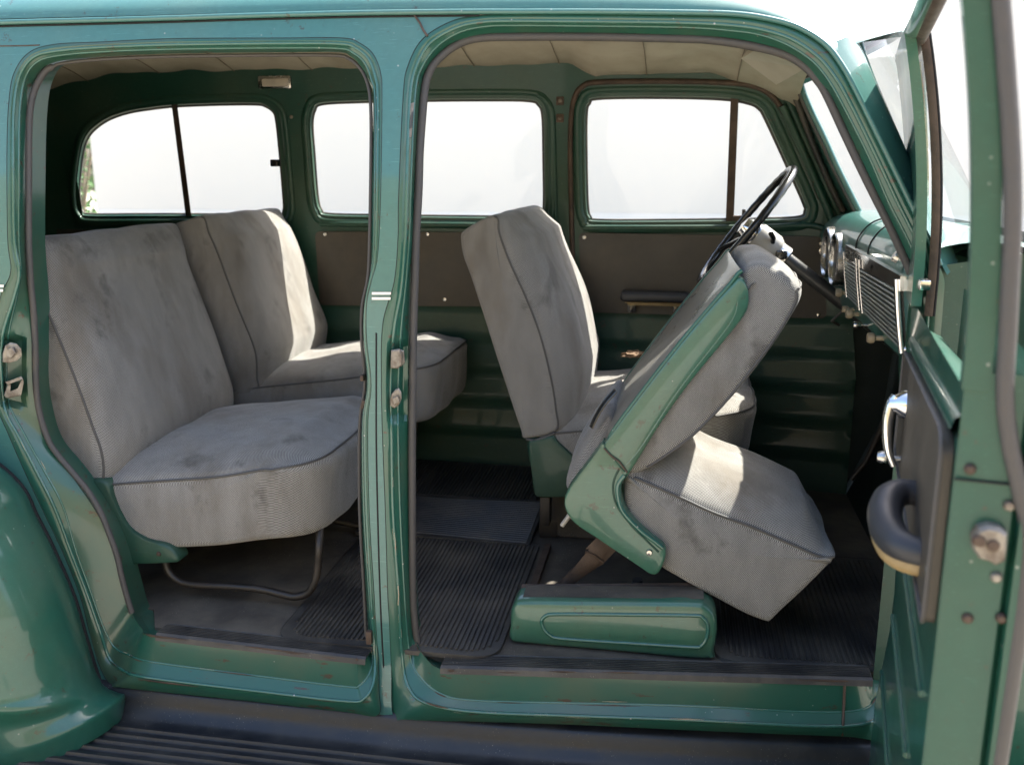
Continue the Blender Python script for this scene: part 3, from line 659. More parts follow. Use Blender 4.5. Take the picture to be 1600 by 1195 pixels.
# ---- roof shell, windscreen pillars, windscreen
def arch(t, c): return c * (1 - abs(2 * t - 1) ** 2.5)
WN_PX = [(1337, 58), (1345, 92), (1362, 138), (1388, 198), (1414, 262), (1445, 330), (1475, 395)]   # near edge of the windscreen
WN = cat([atY(p[0], p[1], 0.255 + 0.007 * i) for i, p in enumerate(WN_PX)], 6)
WF = [Vector((p.x, W2 - p.y, p.z)) for p in WN]
def mir(p): return Vector((p.x, W2 - p.y, p.z))
topA = WN[0]; botA = WN[-1]
HC = atY(1387, 57, 0.75); BC = Vector((0.80, 0.75, 1.44))      # centre of the header and of the windscreen foot
def hdr(t): p = topA.lerp(mir(topA), t); w = 1 - abs(2 * t - 1) ** 2.2; return Vector((p.x + (HC.x - topA.x) * w, p.y, p.z + (HC.z - topA.z) * w))
def foot(t): p = botA.lerp(mir(botA), t); w = 1 - abs(2 * t - 1) ** 2.0; return Vector((p.x + (BC.x - botA.x) * w, p.y, p.z + (BC.z - botA.z) * w))
nt = 33; T = [k / (nt - 1) for k in range(nt)]
gl_rows = []
for i, (a, b) in enumerate(zip(WN, WF)):
    s = i / (len(WN) - 1); row = []
    for t in T:
        h, f = hdr(t), foot(t); lin = h.lerp(f, s); e = topA.lerp(botA, s); off = a - e
        w = abs(2 * t - 1) ** 2
        row.append(Vector((lin.x + off.x * w, lin.y + (off.y * (1 - 2 * t)), lin.z + off.z * w)))
    gl_rows.append(row)
ws = grid('windscreen', gl_rows, 'glass', car, sharp=180)
loop = gl_rows[0] + [r[-1] for r in gl_rows[1:]] + gl_rows[-1][::-1][1:] + [r[0] for r in gl_rows[::-1]][1:-1]
tube('windscreen_gasket', [p + Vector((-0.006, 0, -0.004)) for p in loop], 0.006, 'rubber', car, closed=True, seg=10)
tube('windscreen_trim', [p + Vector((0.003, 0, 0.004)) for p in loop], 0.010, 'paint_out', car, closed=True, seg=8)
# pillar between door frame and windscreen, both sides
PA = cat([onS(p[0], p[1], -0.001) for p in [(1289, 72), (1316, 106), (1340, 150), (1381, 234), (1414, 302), (1446, 365), (1480, 430)]], 6)
for side in (0, 1):
    rows = []
    for k in range(7):
        t = k / 6; row = []
        for a, b in zip(PA, WN):
            p = a.lerp(b, t); o = math.sin(math.pi * t) * 0.022; p = p + Vector((o * 0.9, -o * 0.6, o * 0.5)); row.append(mir(p) if side else p)
        rows.append(row)
    grid('windscreen_pillar', rows, 'paint_out', car, sharp=60, flip=bool(side))
# roof: drip rail to drip rail, header to tail
railR = [onS(p.x, p.y, -0.003) for p in cat([Vector(p) for p in [(-150, 36), (0, 30), (270, 23.5), (540, 16.5), (749, 14), (930, 14), (1070, 16), (1144, 18.5), (1195, 25), (1246, 39), (1289, 67)]], 6)]
tail = [Vector((-2.75, 0.1, 1.88)), Vector((-2.4, 0.085, 1.90)), Vector((-1.9, 0.085, 1.90))]
railR = tail + [p for p in railR if p.x > -1.75]
railR = resample(cat(railR, 2), 90)
TR = [0.5 - 0.5 * math.cos(math.pi * k / 60) for k in range(61)]; PA0 = PA[0]
rows = []; nr = len(railR)
for i, p in enumerate(railR):
    s = i / (nr - 1); row = []
    for t in TR:
        q = p.lerp(mir(p), t); w = (1 - abs(2 * t - 1) ** 2.4) ** 0.6
        tt = min(t, 1 - t); th = max(0.0, (tt - 0.06) / 0.88); hh = hdr(th if t < 0.5 else 1 - th); xf = hh.x - PA0.x if tt >= 0.06 else (topA.x - PA0.x) * (tt / 0.06)
        wf = (hh.z - PA0.z) if tt >= 0.06 else (topA.z - PA0.z) * (tt / 0.06)
        e_ = max(0.0, (s - 0.80) / 0.20); row.append(Vector((q.x + xf * e_ ** 1.6, q.y, q.z + lerp(0.155 * w, wf - 0.001, e_ ** 3.0))))
    rows.append(row)
rows.append([p + Vector((0.010, 0, -0.002)) for p in rows[-1]]); rows.append([p + Vector((0.010, 0, -0.014)) for p in rows[-1]])
roof = grid('roof', rows, 'paint_out', car, sharp=80)


# ---- floor, firewall, tail wall (close the cabin)
fl_e = [onS(*p, 0.03) for p in [(243, 992), (571, 1030), (688, 1043.5), (1000, 1052), (1364, 1063)]]
FV = [(-2.75, 0.12, FLOOR), (-1.30, 0.12, FLOOR)] + [(p.x, p.y, FLOOR) for p in fl_e] + [(0.62, 0.10, FLOOR), (0.62, 1.5, FLOOR), (-2.75, 1.5, FLOOR)]
FB = [(x, y, FLOOR - 0.06) for x, y, z in FV]; nf_ = len(FV)
mesh('floor', FV + FB, [tuple(range(nf_))] + [(i, nf_ + i, nf_ + (i + 1) % nf_, (i + 1) % nf_) for i in range(nf_)], 'floor', car, smooth=False)
grid('firewall', [[Vector((0.62, y, FLOOR)), Vector((0.72, y, 0.75)), Vector((0.74, y, 1.05)), Vector((0.77, y, 1.40)), Vector((0.80, y, 1.455))] for y in (0.02, 0.5, 1.0, 1.6)], 'firewall', car)
tw = [[Vector((-2.72, 0.02, z)), Vector((-2.72, 0.4, z)), Vector((-2.72, 1.1, z)), Vector((-2.66, 1.33, z)), Vector((-2.5, far(-2, z) - 0.03, z)), Vector((-2.3, far(-2, z), z))] for z in (FLOOR, 0.9, 1.3, 1.45, 1.6, 1.75, 1.9, 2.0)]
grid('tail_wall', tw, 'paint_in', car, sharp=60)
mesh('tail_side', [(-2.75, 0.0, 0.3), (-1.75, 0.0, 0.3), (-1.75, 0.1, 1.9), (-2.75, 0.1, 1.9)], [(0, 1, 2, 3)], 'paint', car)
mesh('kick_panel', [(0.55, 1.41, 0.46), (0.80, 1.36, 0.46), (0.80, 1.36, 1.46), (0.53, 1.405, 1.46)], [(0, 1, 2, 3)], 'firewall', car)
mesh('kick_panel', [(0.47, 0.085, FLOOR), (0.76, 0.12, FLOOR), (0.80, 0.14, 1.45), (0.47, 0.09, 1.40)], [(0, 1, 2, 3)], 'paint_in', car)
mesh('underbody', [(-2.7, 0.03, 0.3), (0.7, 0.08, 0.3), (0.7, 1.42, 0.3), (-2.7, 1.47, 0.3)], [(0, 1, 2, 3)], 'dark', car)

# ---- far side, seen from inside
def fw_px(x, y, d=0.0): return onS(x, y, d, far)
HW1 = [(123, 318), (128, 332), (140, 337), (215, 337), (294, 337), (380, 338), (436, 338), (445, 330), (445, 308), (439, 236), (434, 190), (429, 174), (415, 164), (398, 161), (340, 161.5), (277, 164), (238, 168), (202, 174), (172, 184), (150, 198), (136, 214), (128, 238), (122, 287)]
HW2 = [(486, 195), (490, 172), (502, 161), (560, 157.5), (650, 155.5), (750, 154.5), (825, 155.5), (843, 163), (850, 182), (851.5, 240), (852, 325), (846, 337), (832, 341), (700, 340), (600, 338.5), (514, 336.5), (500, 328), (494, 304), (489, 240)]
HW3 = [(914, 180), (919, 161), (935, 152), (1040, 150.5), (1130, 153), (1172, 160), (1188, 169), (1198, 185), (1228, 250), (1257, 315), (1260, 330), (1250, 341), (1195, 344), (1060, 346), (935, 346), (921, 340), (916, 320), (914, 250)]
def hole(px, n=6): return [(p.x, p.z) for p in [fw_px(q.x, q.y) for q in cat([Vector(p) for p in px], n, True)]]
H = [hole(HW1), hole(HW2), hole(HW3)]
wz = lambda X: 1.955 if X < 0.1 else lerp(1.955, 1.80, min(1, (X - 0.1) / 0.35))
outer = [(-2.34, 0.46), (-2.34, 1.0), (-2.34, 1.5), (-2.34, 1.955), (-1.5, 1.955), (-0.7, 1.955), (-0.36, 1.955), (-0.30, 1.90), (0.20, 1.90), (0.30, 1.87), (0.42, 1.72), (0.54, 1.46), (0.56, 1.38), (0.62, 0.9), (0.62, 0.46), (-0.5, 0.46)]
oo = []
for a, b in zip(outer, outer[1:] + outer[:1]):
    k = max(1, int(math.hypot(b[0] - a[0], b[1] - a[1]) / 0.05)); oo += [(lerp(a[0], b[0], j / k), lerp(a[1], b[1], j / k)) for j in range(k)]
def ledge(z):                        # pressed steps of the lower wall: each board leans out and drops back
    d = 0.0
    for z0 in (1.085, 0.965, 0.845, 0.725, 0.605):
        if z < z0 + 0.02: d += 0.005 * max(0.0, min(1, (z0 + 0.02 - z) / 0.02)) - 0.005 * max(0.0, min(1, (z0 - z) / 0.10))
    return d
def wall_fn(x, z): return Vector((x, far(x, z) + ledge(z) * 2.2 - 0.008, z))
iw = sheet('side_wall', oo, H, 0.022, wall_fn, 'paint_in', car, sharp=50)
def ring(px, d, grow=0.0, n=6):
    w = [fw_px(q.x, q.y, d) for q in cat([Vector(p) for p in px], n, True)]
    if grow:
        c = sum(w, Vector()) / len(w); out = []
        for i, p in enumerate(w):
            t = (w[(i + 1) % len(w)] - w[i - 1]); q = Vector((t.z, 0, -t.x)).normalized()
            if q.dot(p - c) < 0: q = -q
            out.append(p + q * grow)
        w = out
    return w
for i, HWx in enumerate((HW1, HW2, HW3)):
    rows = []
    for grow, d in ((0.040, -0.007), (0.036, -0.016), (0.026, -0.021), (0.016, -0.017), (0.009, -0.008), (0.003, 0.010), (-0.004, 0.022), (-0.008, 0.030), (-0.008, 0.085)):
        rows.append(ring(HWx, d, grow))
    fr_ = grid('window_frame', rows, 'paint_in', car, cu=True, sharp=70)
    tube('rubber_channel', ring(HWx, 0.028, -0.004), 0.0065, 'rubber', fr_, closed=True, seg=8)
def pane(px, nm='window_pane'):
    P = [fw_px(q.x, q.y, 0.03) for q in cat([Vector(p) for p in px], 4, True)]
    return mesh(nm, P, [tuple(range(len(P)))], 'glass', car, smooth=False)
pane([(118, 315), (128, 338), (215, 340), (294, 341), (291, 300), (279, 210), (272, 160), (238, 164), (202, 170), (150, 194), (130, 214), (120, 270)])
pane([(297, 341), (380, 342), (436, 342), (449, 330), (443, 236), (433, 172), (415, 160), (340, 158), (274, 160), (282, 210), (293, 300)])
pane(HW2); pane([(912, 180), (919, 157), (935, 149), (1040, 148), (1148, 150), (1146, 250), (1140, 350), (1060, 350), (935, 350), (917, 340), (912, 250)])
pane([(1151, 160), (1172, 164), (1190, 170), (1230, 250), (1260, 315), (1262, 335), (1250, 344), (1195, 346), (1143, 348), (1146, 250)])
def bar_px(name, a, b, w, m, d0=-0.004, d1=0.034, parent=None):
    p, q = Vector(a), Vector(b); t = (q - p).normalized(); nn = Vector((-t.y, t.x)) * w / 2
    f = [fw_px(*(r), d0) for r in (p + nn, q + nn, q - nn, p - nn)]; k = [fw_px(*(r), d1) for r in (p + nn, q + nn, q - nn, p - nn)]
    return mesh(name, f + k, [(0, 1, 2, 3), (4, 7, 6, 5), (0, 4, 5, 1), (1, 5, 6, 2), (2, 6, 7, 3), (3, 7, 4, 0)], m, parent or car, smooth=False)
bar_px('window_divider', (272, 160), (295, 341), 9, 'rust', 0.006); bar_px('window_divider', (1148, 150), (1140, 350), 12.5, 'rust', 0.0)
box('window_catch', fw_px(430, 255, 0.0), (0.028, 0.03, 0.026), 'black', car, 0.004)
box('vent_catch', fw_px(1157, 341, -0.02), (0.05, 0.02, 0.018), 'rust', car, 0.004); box('vent_catch', fw_px(1162, 334, -0.025), (0.012, 0.02, 0.03), 'blackmetal', car, 0.004)
# belt rail roll under the windows and vertical door gaps
tube('belt_roll', [fw_px(p.x, p.y, -0.016) for p in cat([Vector(p) for p in [(500, 350), (700, 351.5), (850, 354)]], 6)], 0.010, 'paint_in', car, seg=10)
tube('belt_roll', [fw_px(p.x, p.y, -0.016) for p in cat([Vector(p) for p in [(912, 356), (1060, 356), (1190, 355), (1260, 352), (1290, 358)]], 6)], 0.010, 'paint_in', car, seg=10)
DG = [(898, 700), (896, 560), (895, 420), (893, 340), (891, 240), (893, 180), (899, 150), (911, 135), (935, 129), (1040, 127.5), (1140, 130), (1180, 136), (1203, 148), (1222, 172), (1250, 230), (1282, 310)]
tube('door_seal', [fw_px(p.x, p.y, -0.012) for p in cat([Vector(p) for p in DG], 6)], 0.009, 'rust', car, seg=8)
tube('pillar_edge', [fw_px(p.x, p.y, -0.012) for p in cat([Vector(p) for p in [(868, 470), (868, 340), (866, 240), (864, 190), (855, 160), (840, 148)]], 6)], 0.007, 'paint_in', car, seg=8)
def card(name, px, d, th, screws):
    c = [fw_px(q[0], q[1], d) for q in px]
    pl = rpoly([(p.x, p.z, 0.02) for p in c], 4); fr2 = [Vector((p.x, far(p.x, p.y) + d, p.y)) for p in pl]; b = [p + Vector((0, th, 0)) for p in fr2]; n = len(pl)
    o = mesh(name, fr2 + b, [tuple(range(n))] + [(i, n + i, n + (i + 1) % n, (i + 1) % n) for i in range(n)], 'card', car)
    for s in screws: lathe('screw', [(0.0, -0.004), (0.006, -0.003), (0.008, 0.0)], fw_px(s[0], s[1], d), (0, 1, 0), 'chrome_worn', o, 10)
    return o
card('trim_card', [(492, 362), (862, 364), (880, 480), (500, 477)], -0.018, 0.02, [(668, 366), (695, 468), (508, 366)])
card('trim_card', [(904, 364), (1284, 370), (1292, 498), (910, 488)], -0.018, 0.02, [(913, 371), (1101, 375), (1283, 381), (1279, 492)])
card('trim_card', [(40, 358), (300, 360), (300, 470), (40, 470)], -0.018, 0.02, [(60, 366)])
lathe('window_handle_boss', [(0.0, -0.03), (0.013, -0.028), (0.013, 0.0)], fw_px(1284, 391, -0.02), (0, 1, 0), 'chrome_worn', car, 14)
# far armrest
ar_ = thing  # (kept simple: part of the car)
def armrest_far():
    pts = [fw_px(x, 462, -0.02) for x in (972, 990, 1020, 1050, 1074)]
    c = fw_px(1023, 463, -0.05)
    bm = bmesh.new(); bmesh.ops.create_cube(bm, size=1); bmesh.ops.scale(bm, vec=(0.238, 0.075, 0.036), verts=bm.verts)
    bmesh.ops.bevel(bm, geom=bm.edges[:], offset=0.0155, segments=4, affect='EDGES', profile=0.55); bmesh.ops.translate(bm, vec=c, verts=bm.verts)
    o = from_bm('armrest', bm, 'vinyl', car, 60)
    bm = bmesh.new(); bmesh.ops.create_cube(bm, size=1); bmesh.ops.scale(bm, vec=(0.205, 0.06, 0.018), verts=bm.verts)
    bmesh.ops.bevel(bm, geom=bm.edges[:], offset=0.01, segments=3, affect='EDGES'); bmesh.ops.translate(bm, vec=c + Vector((0, 0.002, -0.022)), verts=bm.verts)
    from_bm('armrest_base', bm, 'tan', o, 60)
    for x in (-0.08, 0.08): box('bracket', c + Vector((x, 0.02, -0.045)), (0.03, 0.05, 0.03), 'black', o, 0.004)
armrest_far()
# dome lamp on the far header
dl = box('dome_lamp', fw_px(430, 129, -0.012), (0.125, 0.02, 0.046), 'chrome_worn', car, 0.009); box('lamp_lens', fw_px(430, 129.5, -0.022), (0.098, 0.014, 0.027), 'lens', dl, 0.006)
for (x, y) in ((875, 158), (875, 185)): box('hook_plate', fw_px(x, y, -0.012), (0.026, 0.006, 0.028), 'rust', car, 0.003); lathe('screw', [(0, -0.004), (0.006, -0.002), (0.007, 0.0)], fw_px(x, y, -0.015), (0, 1, 0), 'steel', car, 10)
lathe('screw', [(0, -0.004), (0.006, -0.002), (0.007, 0.0)], fw_px(455, 183, -0.009), (0, 1, 0), 'steel', car, 10)
lathe('screw', [(0, -0.004), (0.006, -0.002), (0.007, 0.0)], fw_px(141, 348, -0.009), (0, 1, 0), 'chrome_worn', car, 10)
# far windscreen pillar, inner trim rolls
for (pts, r, m_, d) in [([(1222, 165), (1240, 205), (1262, 255), (1290, 320), (1302, 350)], 0.013, 'paint_in', 0.01), ([(1229, 152), (1250, 200), (1275, 255), (1302, 315), (1318, 345)], 0.016, 'paint_in', 0.03), ([(1236, 143), (1246, 160), (1270, 225), (1300, 295), (1318, 330)], 0.010, 'rubber', 0.0)]:
    tube('pillar_trim', [fw_px(p.x, p.y, d - 0.03) for p in cat([Vector(p) for p in pts], 6)], r, m_, car, seg=10)

# ---- headliner with bow seams, visor
def liner_pt(X, t):
    e = 1.925 - 0.038 * max(0.0, min(1.0, (X + 0.37) / 0.08)); cr = 0.085; ins = 0.0
    if X > 0.0: k = X / 0.38; e -= 0.13 * k ** 1.7; cr += 0.045 * k ** 2; ins = 0.05 * k
    yN, yF = 0.13 + ins, 1.37 - ins * 0.3; Y = lerp(yN, yF, t); z = e + cr * (1 - abs(2 * t - 1) ** 2.4)
    if X < -1.9: z -= 0.10 * ((-1.9 - X) / 0.6) ** 2
    ph = (X + 0.12) / 0.29; z += 0.010 * (abs(math.sin(math.pi * ph)) ** 0.6 - 0.6) * (1 - abs(2 * t - 1) ** 5)
    z += 0.004 * math.sin(X * 31 + Y * 11) * math.sin(Y * 23 - X * 7)
    return Vector((X, Y, z))
LX = [-2.5 + 2.86 * k / 150 for k in range(151)]
hl = grid('headliner', [[liner_pt(X, k / 30) for k in range(31)] for X in LX], 'liner', car, sharp=80)
for k in range(-8, 2): tube('bow_seam', [liner_pt(-0.12 + 0.29 * k, j / 24) - Vector((0, 0, 0.002)) for j in range(25)], 0.0015, 'liner_seam', hl, seg=6)
tube('liner_edge', [liner_pt(X, 1.0) + Vector((0, 0.0, 0.002)) for X in LX[::3]], 0.006, 'liner_seam', hl, seg=6)
vc = [atY(1158, 92, 1.10), atY(1183, 77, 0.86), atY(1259, 107, 0.84), atY(1213, 133, 1.08)]
vn = (vc[1] - vc[0]).cross(vc[3] - vc[0]).normalized()
vv = [p for p in vc] + [p + Vector((0, 0, 0.012)) for p in vc]
mesh('sun_visor', vv, [(0, 3, 2, 1), (4, 5, 6, 7), (0, 1, 5, 4), (1, 2, 6, 5), (2, 3, 7, 6), (3, 0, 4, 7)], 'visor', car, smooth=False)

# ---- dashboard: rolled top, face, chrome slat grille, gauges, knobs, glove box
DX = 0.47
def dash_row(y):
    e = 0.02 * (abs(2 * (y - 0.09) / 1.32 - 1) ** 4)
    return [Vector((0.78, y, 1.43 - e)), Vector((0.70, y, 1.462 - e)), Vector((0.62, y, 1.476 - e)), Vector((0.56, y, 1.474 - e)), Vector((0.51, y, 1.460 - e)), Vector((0.482, y, 1.432 - e)), Vector((DX, y, 1.40 - e)), Vector((DX + 0.004, y, 1.35)), Vector((DX + 0.014, y, 1.28)), Vector((DX + 0.026, y, 1.21)), Vector((DX + 0.04, y, 1.185)), Vector((0.56, y, 1.18))]
DY = [0.09 + (1.41 - 0.09) * k / 40 for k in range(41)]
dash = grid('dashboard', [cat(dash_row(y), 4) for y in DY], 'paint_out', car, sharp=60)
def dface(y, z, o=0.0):       # a point on the dash face
    t = (1.40 - z) / 0.19; return Vector((DX + 0.026 * max(0, t) ** 1.4 - o, y, z))
GY0, GY1, GZ0, GZ1 = 0.165, 0.83, 1.215, 1.352
gb = [dface(GY0, GZ0, .004), dface(GY1, GZ0 + .03, .004), dface(GY1, GZ1, .004), dface(GY0, GZ1, .004)]
gr_ = mesh('speaker_grille', gb + [p + Vector((0.012, 0, 0)) for p in gb], [(0, 1, 2, 3), (0, 4, 5, 1), (1, 5, 6, 2), (2, 6, 7, 3), (3, 7, 4, 0)], 'dial', dash, smooth=False)
for k in range(11):
    z0 = lerp(GZ0 + 0.006, GZ1 - 0.008, k / 10); z1 = lerp(GZ0 + 0.034, GZ1 - 0.008, k / 10)
    a, b = dface(GY0, z0, .009), dface(GY1, z1, .009)
    tube('grille_slat', [a.lerp(b, j / 8) for j in range(9)], 0.0033, 'slat', dash, seg=8, flat=1.0)
for y, r in ((GY0, 0.0065), (0.6, 0.0035), (0.64, 0.0035), (GY1, 0.003)): tube('grille_bar', [dface(y, lerp(GZ0 + .03 * (y - GY0) / .66, 1.372, j / 8), .012) for j in range(9)], r, 'chrome', dash, seg=8)
hs = [(GY0 - .01, 1.348), (GY1 + .005, 1.352), (GY1 + .005, 1.392), (GY0 - .01, 1.380)]
f_ = [dface(y, z, .008) for y, z in hs]
hd = mesh('grille_header', f_ + [p + Vector((.012, 0, 0)) for p in f_], [(0, 1, 2, 3), (0, 4, 5, 1), (1, 5, 6, 2), (2, 6, 7, 3), (3, 7, 4, 0)], 'chrome', dash, smooth=False)
tc = bpy.data.curves.new('lettering', 'FONT'); tc.body = 'CHEVROLET'; tc.size = 0.034; tc.extrude = 0.0012; tc.space_character = 1.25; tc.align_x = 'LEFT'
to = bpy.data.objects.new('lettering', tc); COL.objects.link(to); tc.materials.append(M['dial'])
MW = Matrix(((0, 0, -1, dface(0.6, 1.36, .0095).x), (-1, 0, 0, GY1 - 0.01), (0, 1, 0, 1.358), (0, 0, 0, 1)))
bpy.context.view_layer.update(); lme = bpy.data.meshes.new_from_object(to.evaluated_get(bpy.context.evaluated_depsgraph_get())); bpy.data.objects.remove(to); lme.transform(MW)
to = bpy.data.objects.new('lettering', lme); COL.objects.link(to); fix_parent(to, dash)
for (y, z, r) in ((1.135, 1.345, 0.078), (0.975, 1.338, 0.078)):
    gg = lathe('gauge', [(r * .86, 0.004), (r * .88, -0.006), (r * 0.95, -0.012), (r, -0.008), (r * 1.02, 0.02)], (DX - 0.004, y, z), (1, 0, 0), 'chrome_worn', dash, 32)
    lathe('gauge_face', [(0, 0.0), (r * .82, 0.0)], (DX - 0.0035, y, z), (1, 0, 0), 'dial', dash, 28)
for (y, z, r, m_) in ((0.925, 1.246, .016, 'knob'), (0.80, 1.215, .012, 'knob'), (0.735, 1.212, .016, 'knob'), (0.43, 1.200, .016, 'knob'), (0.62, 1.20, .012, 'chrome_worn')):
    lathe('knob', [(0, -0.032), (r * .7, -0.031), (r * .85, -0.025), (r * .75, -0.016), (r * .4, -0.012), (r * .4, 0.01)], (DX + 0.024, y, z), (1, 0, 0), m_, dash, 14)
# glove box lid pressed on the rolled top, with its lock
gl_ = []
for y in [0.17 + 0.36 * k / 12 for k in range(13)]:
    c = cat(dash_row(y), 4); gl_.append([p + (Vector((-0.55, 0, 0.83))) * 0.0035 for p in c[13:26]])
grid('glove_box_lid', gl_, 'paint_out', dash, sharp=60)
def lid_line(y): return [p + Vector((-0.55, 0, 0.83)) * 0.0036 for p in cat(dash_row(y), 4)[13:26]]
tube('lid_gap', lid_line(0.53)[::-1] + [r[0] + Vector((0, 0, .001)) for r in gl_[::-1]] , 0.0028, 'dark', dash, seg=6)
tube('ashtray_gap', [p + Vector((0, 0, .0)) for p in lid_line(0.70)] , 0.0022, 'dark', dash, seg=6)
lathe('lid_lock', [(0, -0.012), (0.011, -0.012), (0.013, -0.008), (0.013, 0.01)], dface(0.235, 1.398, -0.004) + Vector((0, 0, .012)), (0.85, 0, -0.5), 'chrome_worn', dash, 18)
# wires and brackets under the dash
tube('under_dash_wire', [Vector((0.5, 0.95, 1.2)), Vector((0.47, 1.0, 1.15)), Vector((0.5, 1.05, 1.13))], 0.004, 'strip', dash, seg=6)
# ---- steering wheel and column
swc = Vector((0.205, 1.06, 1.425)); sax = Vector((0.80, 0.0, -0.60)).normalized(); su = Vector((0, 1, 0)); sv = sax.cross(su).normalized()
sw = [swc + (su * math.cos(a) + sv * math.sin(a)) * 0.215 for a in [2 * math.pi * k / 64 for k in range(64)]]
wheel = tube('steering_wheel', sw, [0.0115 + 0.0012 * (k % 2) for k in range(64)], 'black', car, closed=True, seg=12)
for a in (90, 210, 330): tube('spoke', [swc + sax * 0.03, swc + sax * 0.015 + (su * math.cos(R(a)) + sv * math.sin(R(a))) * 0.11, swc + (su * math.cos(R(a)) + sv * math.sin(R(a))) * 0.21], 0.009, 'black', wheel, seg=8)
lathe('horn_button', [(0, -0.035), (0.028, -0.03), (0.036, -0.012), (0.04, 0.02)], swc + sax * 0.02, sax, 'chrome', wheel, 24)
lathe('column_housing', [(0.03, 0.0), (0.042, 0.015), (0.043, 0.075), (0.036, 0.09), (0.026, 0.10)], swc + sax * 0.03, sax, 'ivory', wheel, 24)
c0 = swc + sax * 0.10; c1 = swc + sax * 0.62
col = tube('steering_column', [c0, c0.lerp(c1, .5), c1], 0.021, 'columnpaint', car, seg=16)
tube('shift_lever', [c0 + Vector((0, -0.02, 0.0)), c0 + Vector((0.0, -0.05, 0.03)), c0 + Vector((-0.01, -0.07, 0.045))], 0.008, 'black', col, seg=8)
lathe('lever_clamp', [(0.026, 0), (0.034, 0.004), (0.034, 0.035), (0.026, 0.04)], c0 + sax * 0.02, sax, 'chrome_worn', col, 18)
bpy_s = box('lever_knuckle', c0 + sax * 0.035 + Vector((0, -0.035, 0)), (0.035, 0.022, 0.03), 'black', col, 0.009)
# pedals and dark things under the dash are lost in shade: one pedal pad is enough
tube('pedal_arm', [Vector((0.66, 0.98, 0.9)), Vector((0.6, 0.98, 0.72)), Vector((0.56, 0.98, 0.66))], 0.009, 'blackmetal', car, seg=8)

# ================================================================== seats
def seat_back(t, prof, y0, y1, pipe_a, pipe_b, crown, wt, seed, pipes=True, r=0.013, n=150):
    zs = [p[1] for p in prof]; zb, zt = min(zs), max(zs)
    def wz_(p, q):
        u = (p.y - zb) / (zt - zb); return max(0.0, q.x) ** 0.5 * min(1.0, 0.25 + (1 - u) / 0.13 * 0.75) * (0.5 + 0.5 * min(1.0, u / 0.25))
    pad = Pad(prof, y0, y1, r=r, crown=crown, wt=wz_, n=n, bulge=0.008, seed=seed, cexp=7.0, lump=0.0035, dirv=(0.96, 0.25)); o = pad.build('backrest', 'fabric', t)
    return pad, o
def pipe(pad, o, pts, ys, rad=0.0031, ins=0.25):
    """welt on each side following the outline through pts (x, z) in outline order"""
    idx = [pad.nearest(*p) for p in pts]
    for y in ys:
        i, j = idx[0], idx[-1]; mid = idx[len(idx) // 2]
        fwd = (mid - i) % pad.n <= (j - i) % pad.n
        a, b = (i, j) if fwd else (j, i)
        if (b - a) % pad.n == 0: continue
        w = pad.welt(a, a + (b - a) % pad.n, y, ins); tube('piping', w, rad, 'piping', o, seg=8)
def XZ(pts, Y): return [(p.x, p.z) for p in (atY(a, b, Y) for a, b in pts)]

# --- rear seat nearest the camera
rs = thing('car_seat', 'near rear seat in stained grey cloth, beside the rear door opening', 'car seat', (-1.2, 0.51, FLOOR), 'rear seats')
fr_px = XZ([(52, 400), (60, 446), (86, 507), (119, 589), (146, 663), (162, 708), (164, 750)], 0.14)
bk = [(x - 0.115, z - 0.0) for x, z in fr_px[::-1]]
prof = [Vector(p) for p in fr_px] + [Vector((fr_px[-1][0] - 0.03, fr_px[-1][1] - 0.03))] + [Vector((bk[0][0], bk[0][1] - 0.02))] + [Vector(p) for p in bk[1:]] + [Vector((bk[-1][0] + 0.004, fr_px[0][1] + 0.030)), Vector((bk[-1][0] + 0.02, fr_px[0][1] + 0.036)), Vector((fr_px[0][0] - 0.030, fr_px[0][1] + 0.040)), Vector((fr_px[0][0] - 0.010, fr_px[0][1] + 0.034)), Vector((fr_px[0][0] - 0.002, fr_px[0][1] + 0.018))]
prof = cat(prof, 5, True)
def front_w(p, q): return max(0.0, q.x) ** 0.9 * (1 - 0.35 * max(0.0, q.y))
pad, o = seat_back(rs, prof, 0.13, 0.84, 0, 0, 0.055, front_w, 1)
pipe(pad, o, [(fr_px[-1][0], fr_px[-1][1]), fr_px[3], (fr_px[0][0] - 0.03, fr_px[0][1] + 0.05)], [0.1335, 0.8365])
def cushion(t, bx, fx, zb, zf, hb, hf, y0, y1, crown, plan_r, seed, lab=None):
    """bx/fx back and front, zb/zf welt height there, hb/hf depth of the side"""
    pl = rpoly([(bx, zb - hb, 0.03), (fx - 0.015, zf - hf, 0.03), (fx, zf, 0.018), (bx, zb, 0.03)], 6)
    def wt(p, q): return max(0.0, q.y) ** 0.8 * min(1.0, (fx - p.x) / 0.12 + 0.12) + 0.25 * max(0, q.x)
    def pw(p): return max(0.0, min(1.0, (p.x - (fx - 0.30)) / 0.26)) ** 1.5
    pd = Pad(pl, y0, y1, r=0.016, crown=crown, wt=wt, plan_r=plan_r, plan_w=pw, n=150, bulge=0.006, seed=seed); o = pd.build('cushion', 'fabric', t)
    i0, i1 = pd.nearest(bx + 0.03, zb), pd.nearest(fx, zf)
    a, b = (i1, i0) if (i0 - i1) % pd.n < (i1 - i0) % pd.n else (i0, i1)
    side0 = pd.welt(a, a + (b - a) % pd.n, y0 + 0.0025, 0.3); side1 = pd.welt(a, a + (b - a) % pd.n, y1 - 0.0025, 0.3)
    if (side0[0] - pd.pt(i1, y0 + 0.0025)).length > (side0[-1] - pd.pt(i1, y0 + 0.0025)).length: side0.reverse(); side1.reverse()
    across = pd.across(i1, y0 + 0.004, y1 - 0.004, 50)
    tube('piping', side0[::-1] + across[1:-1] + side1, 0.0031, 'piping', o, seg=8)
    return pd, o
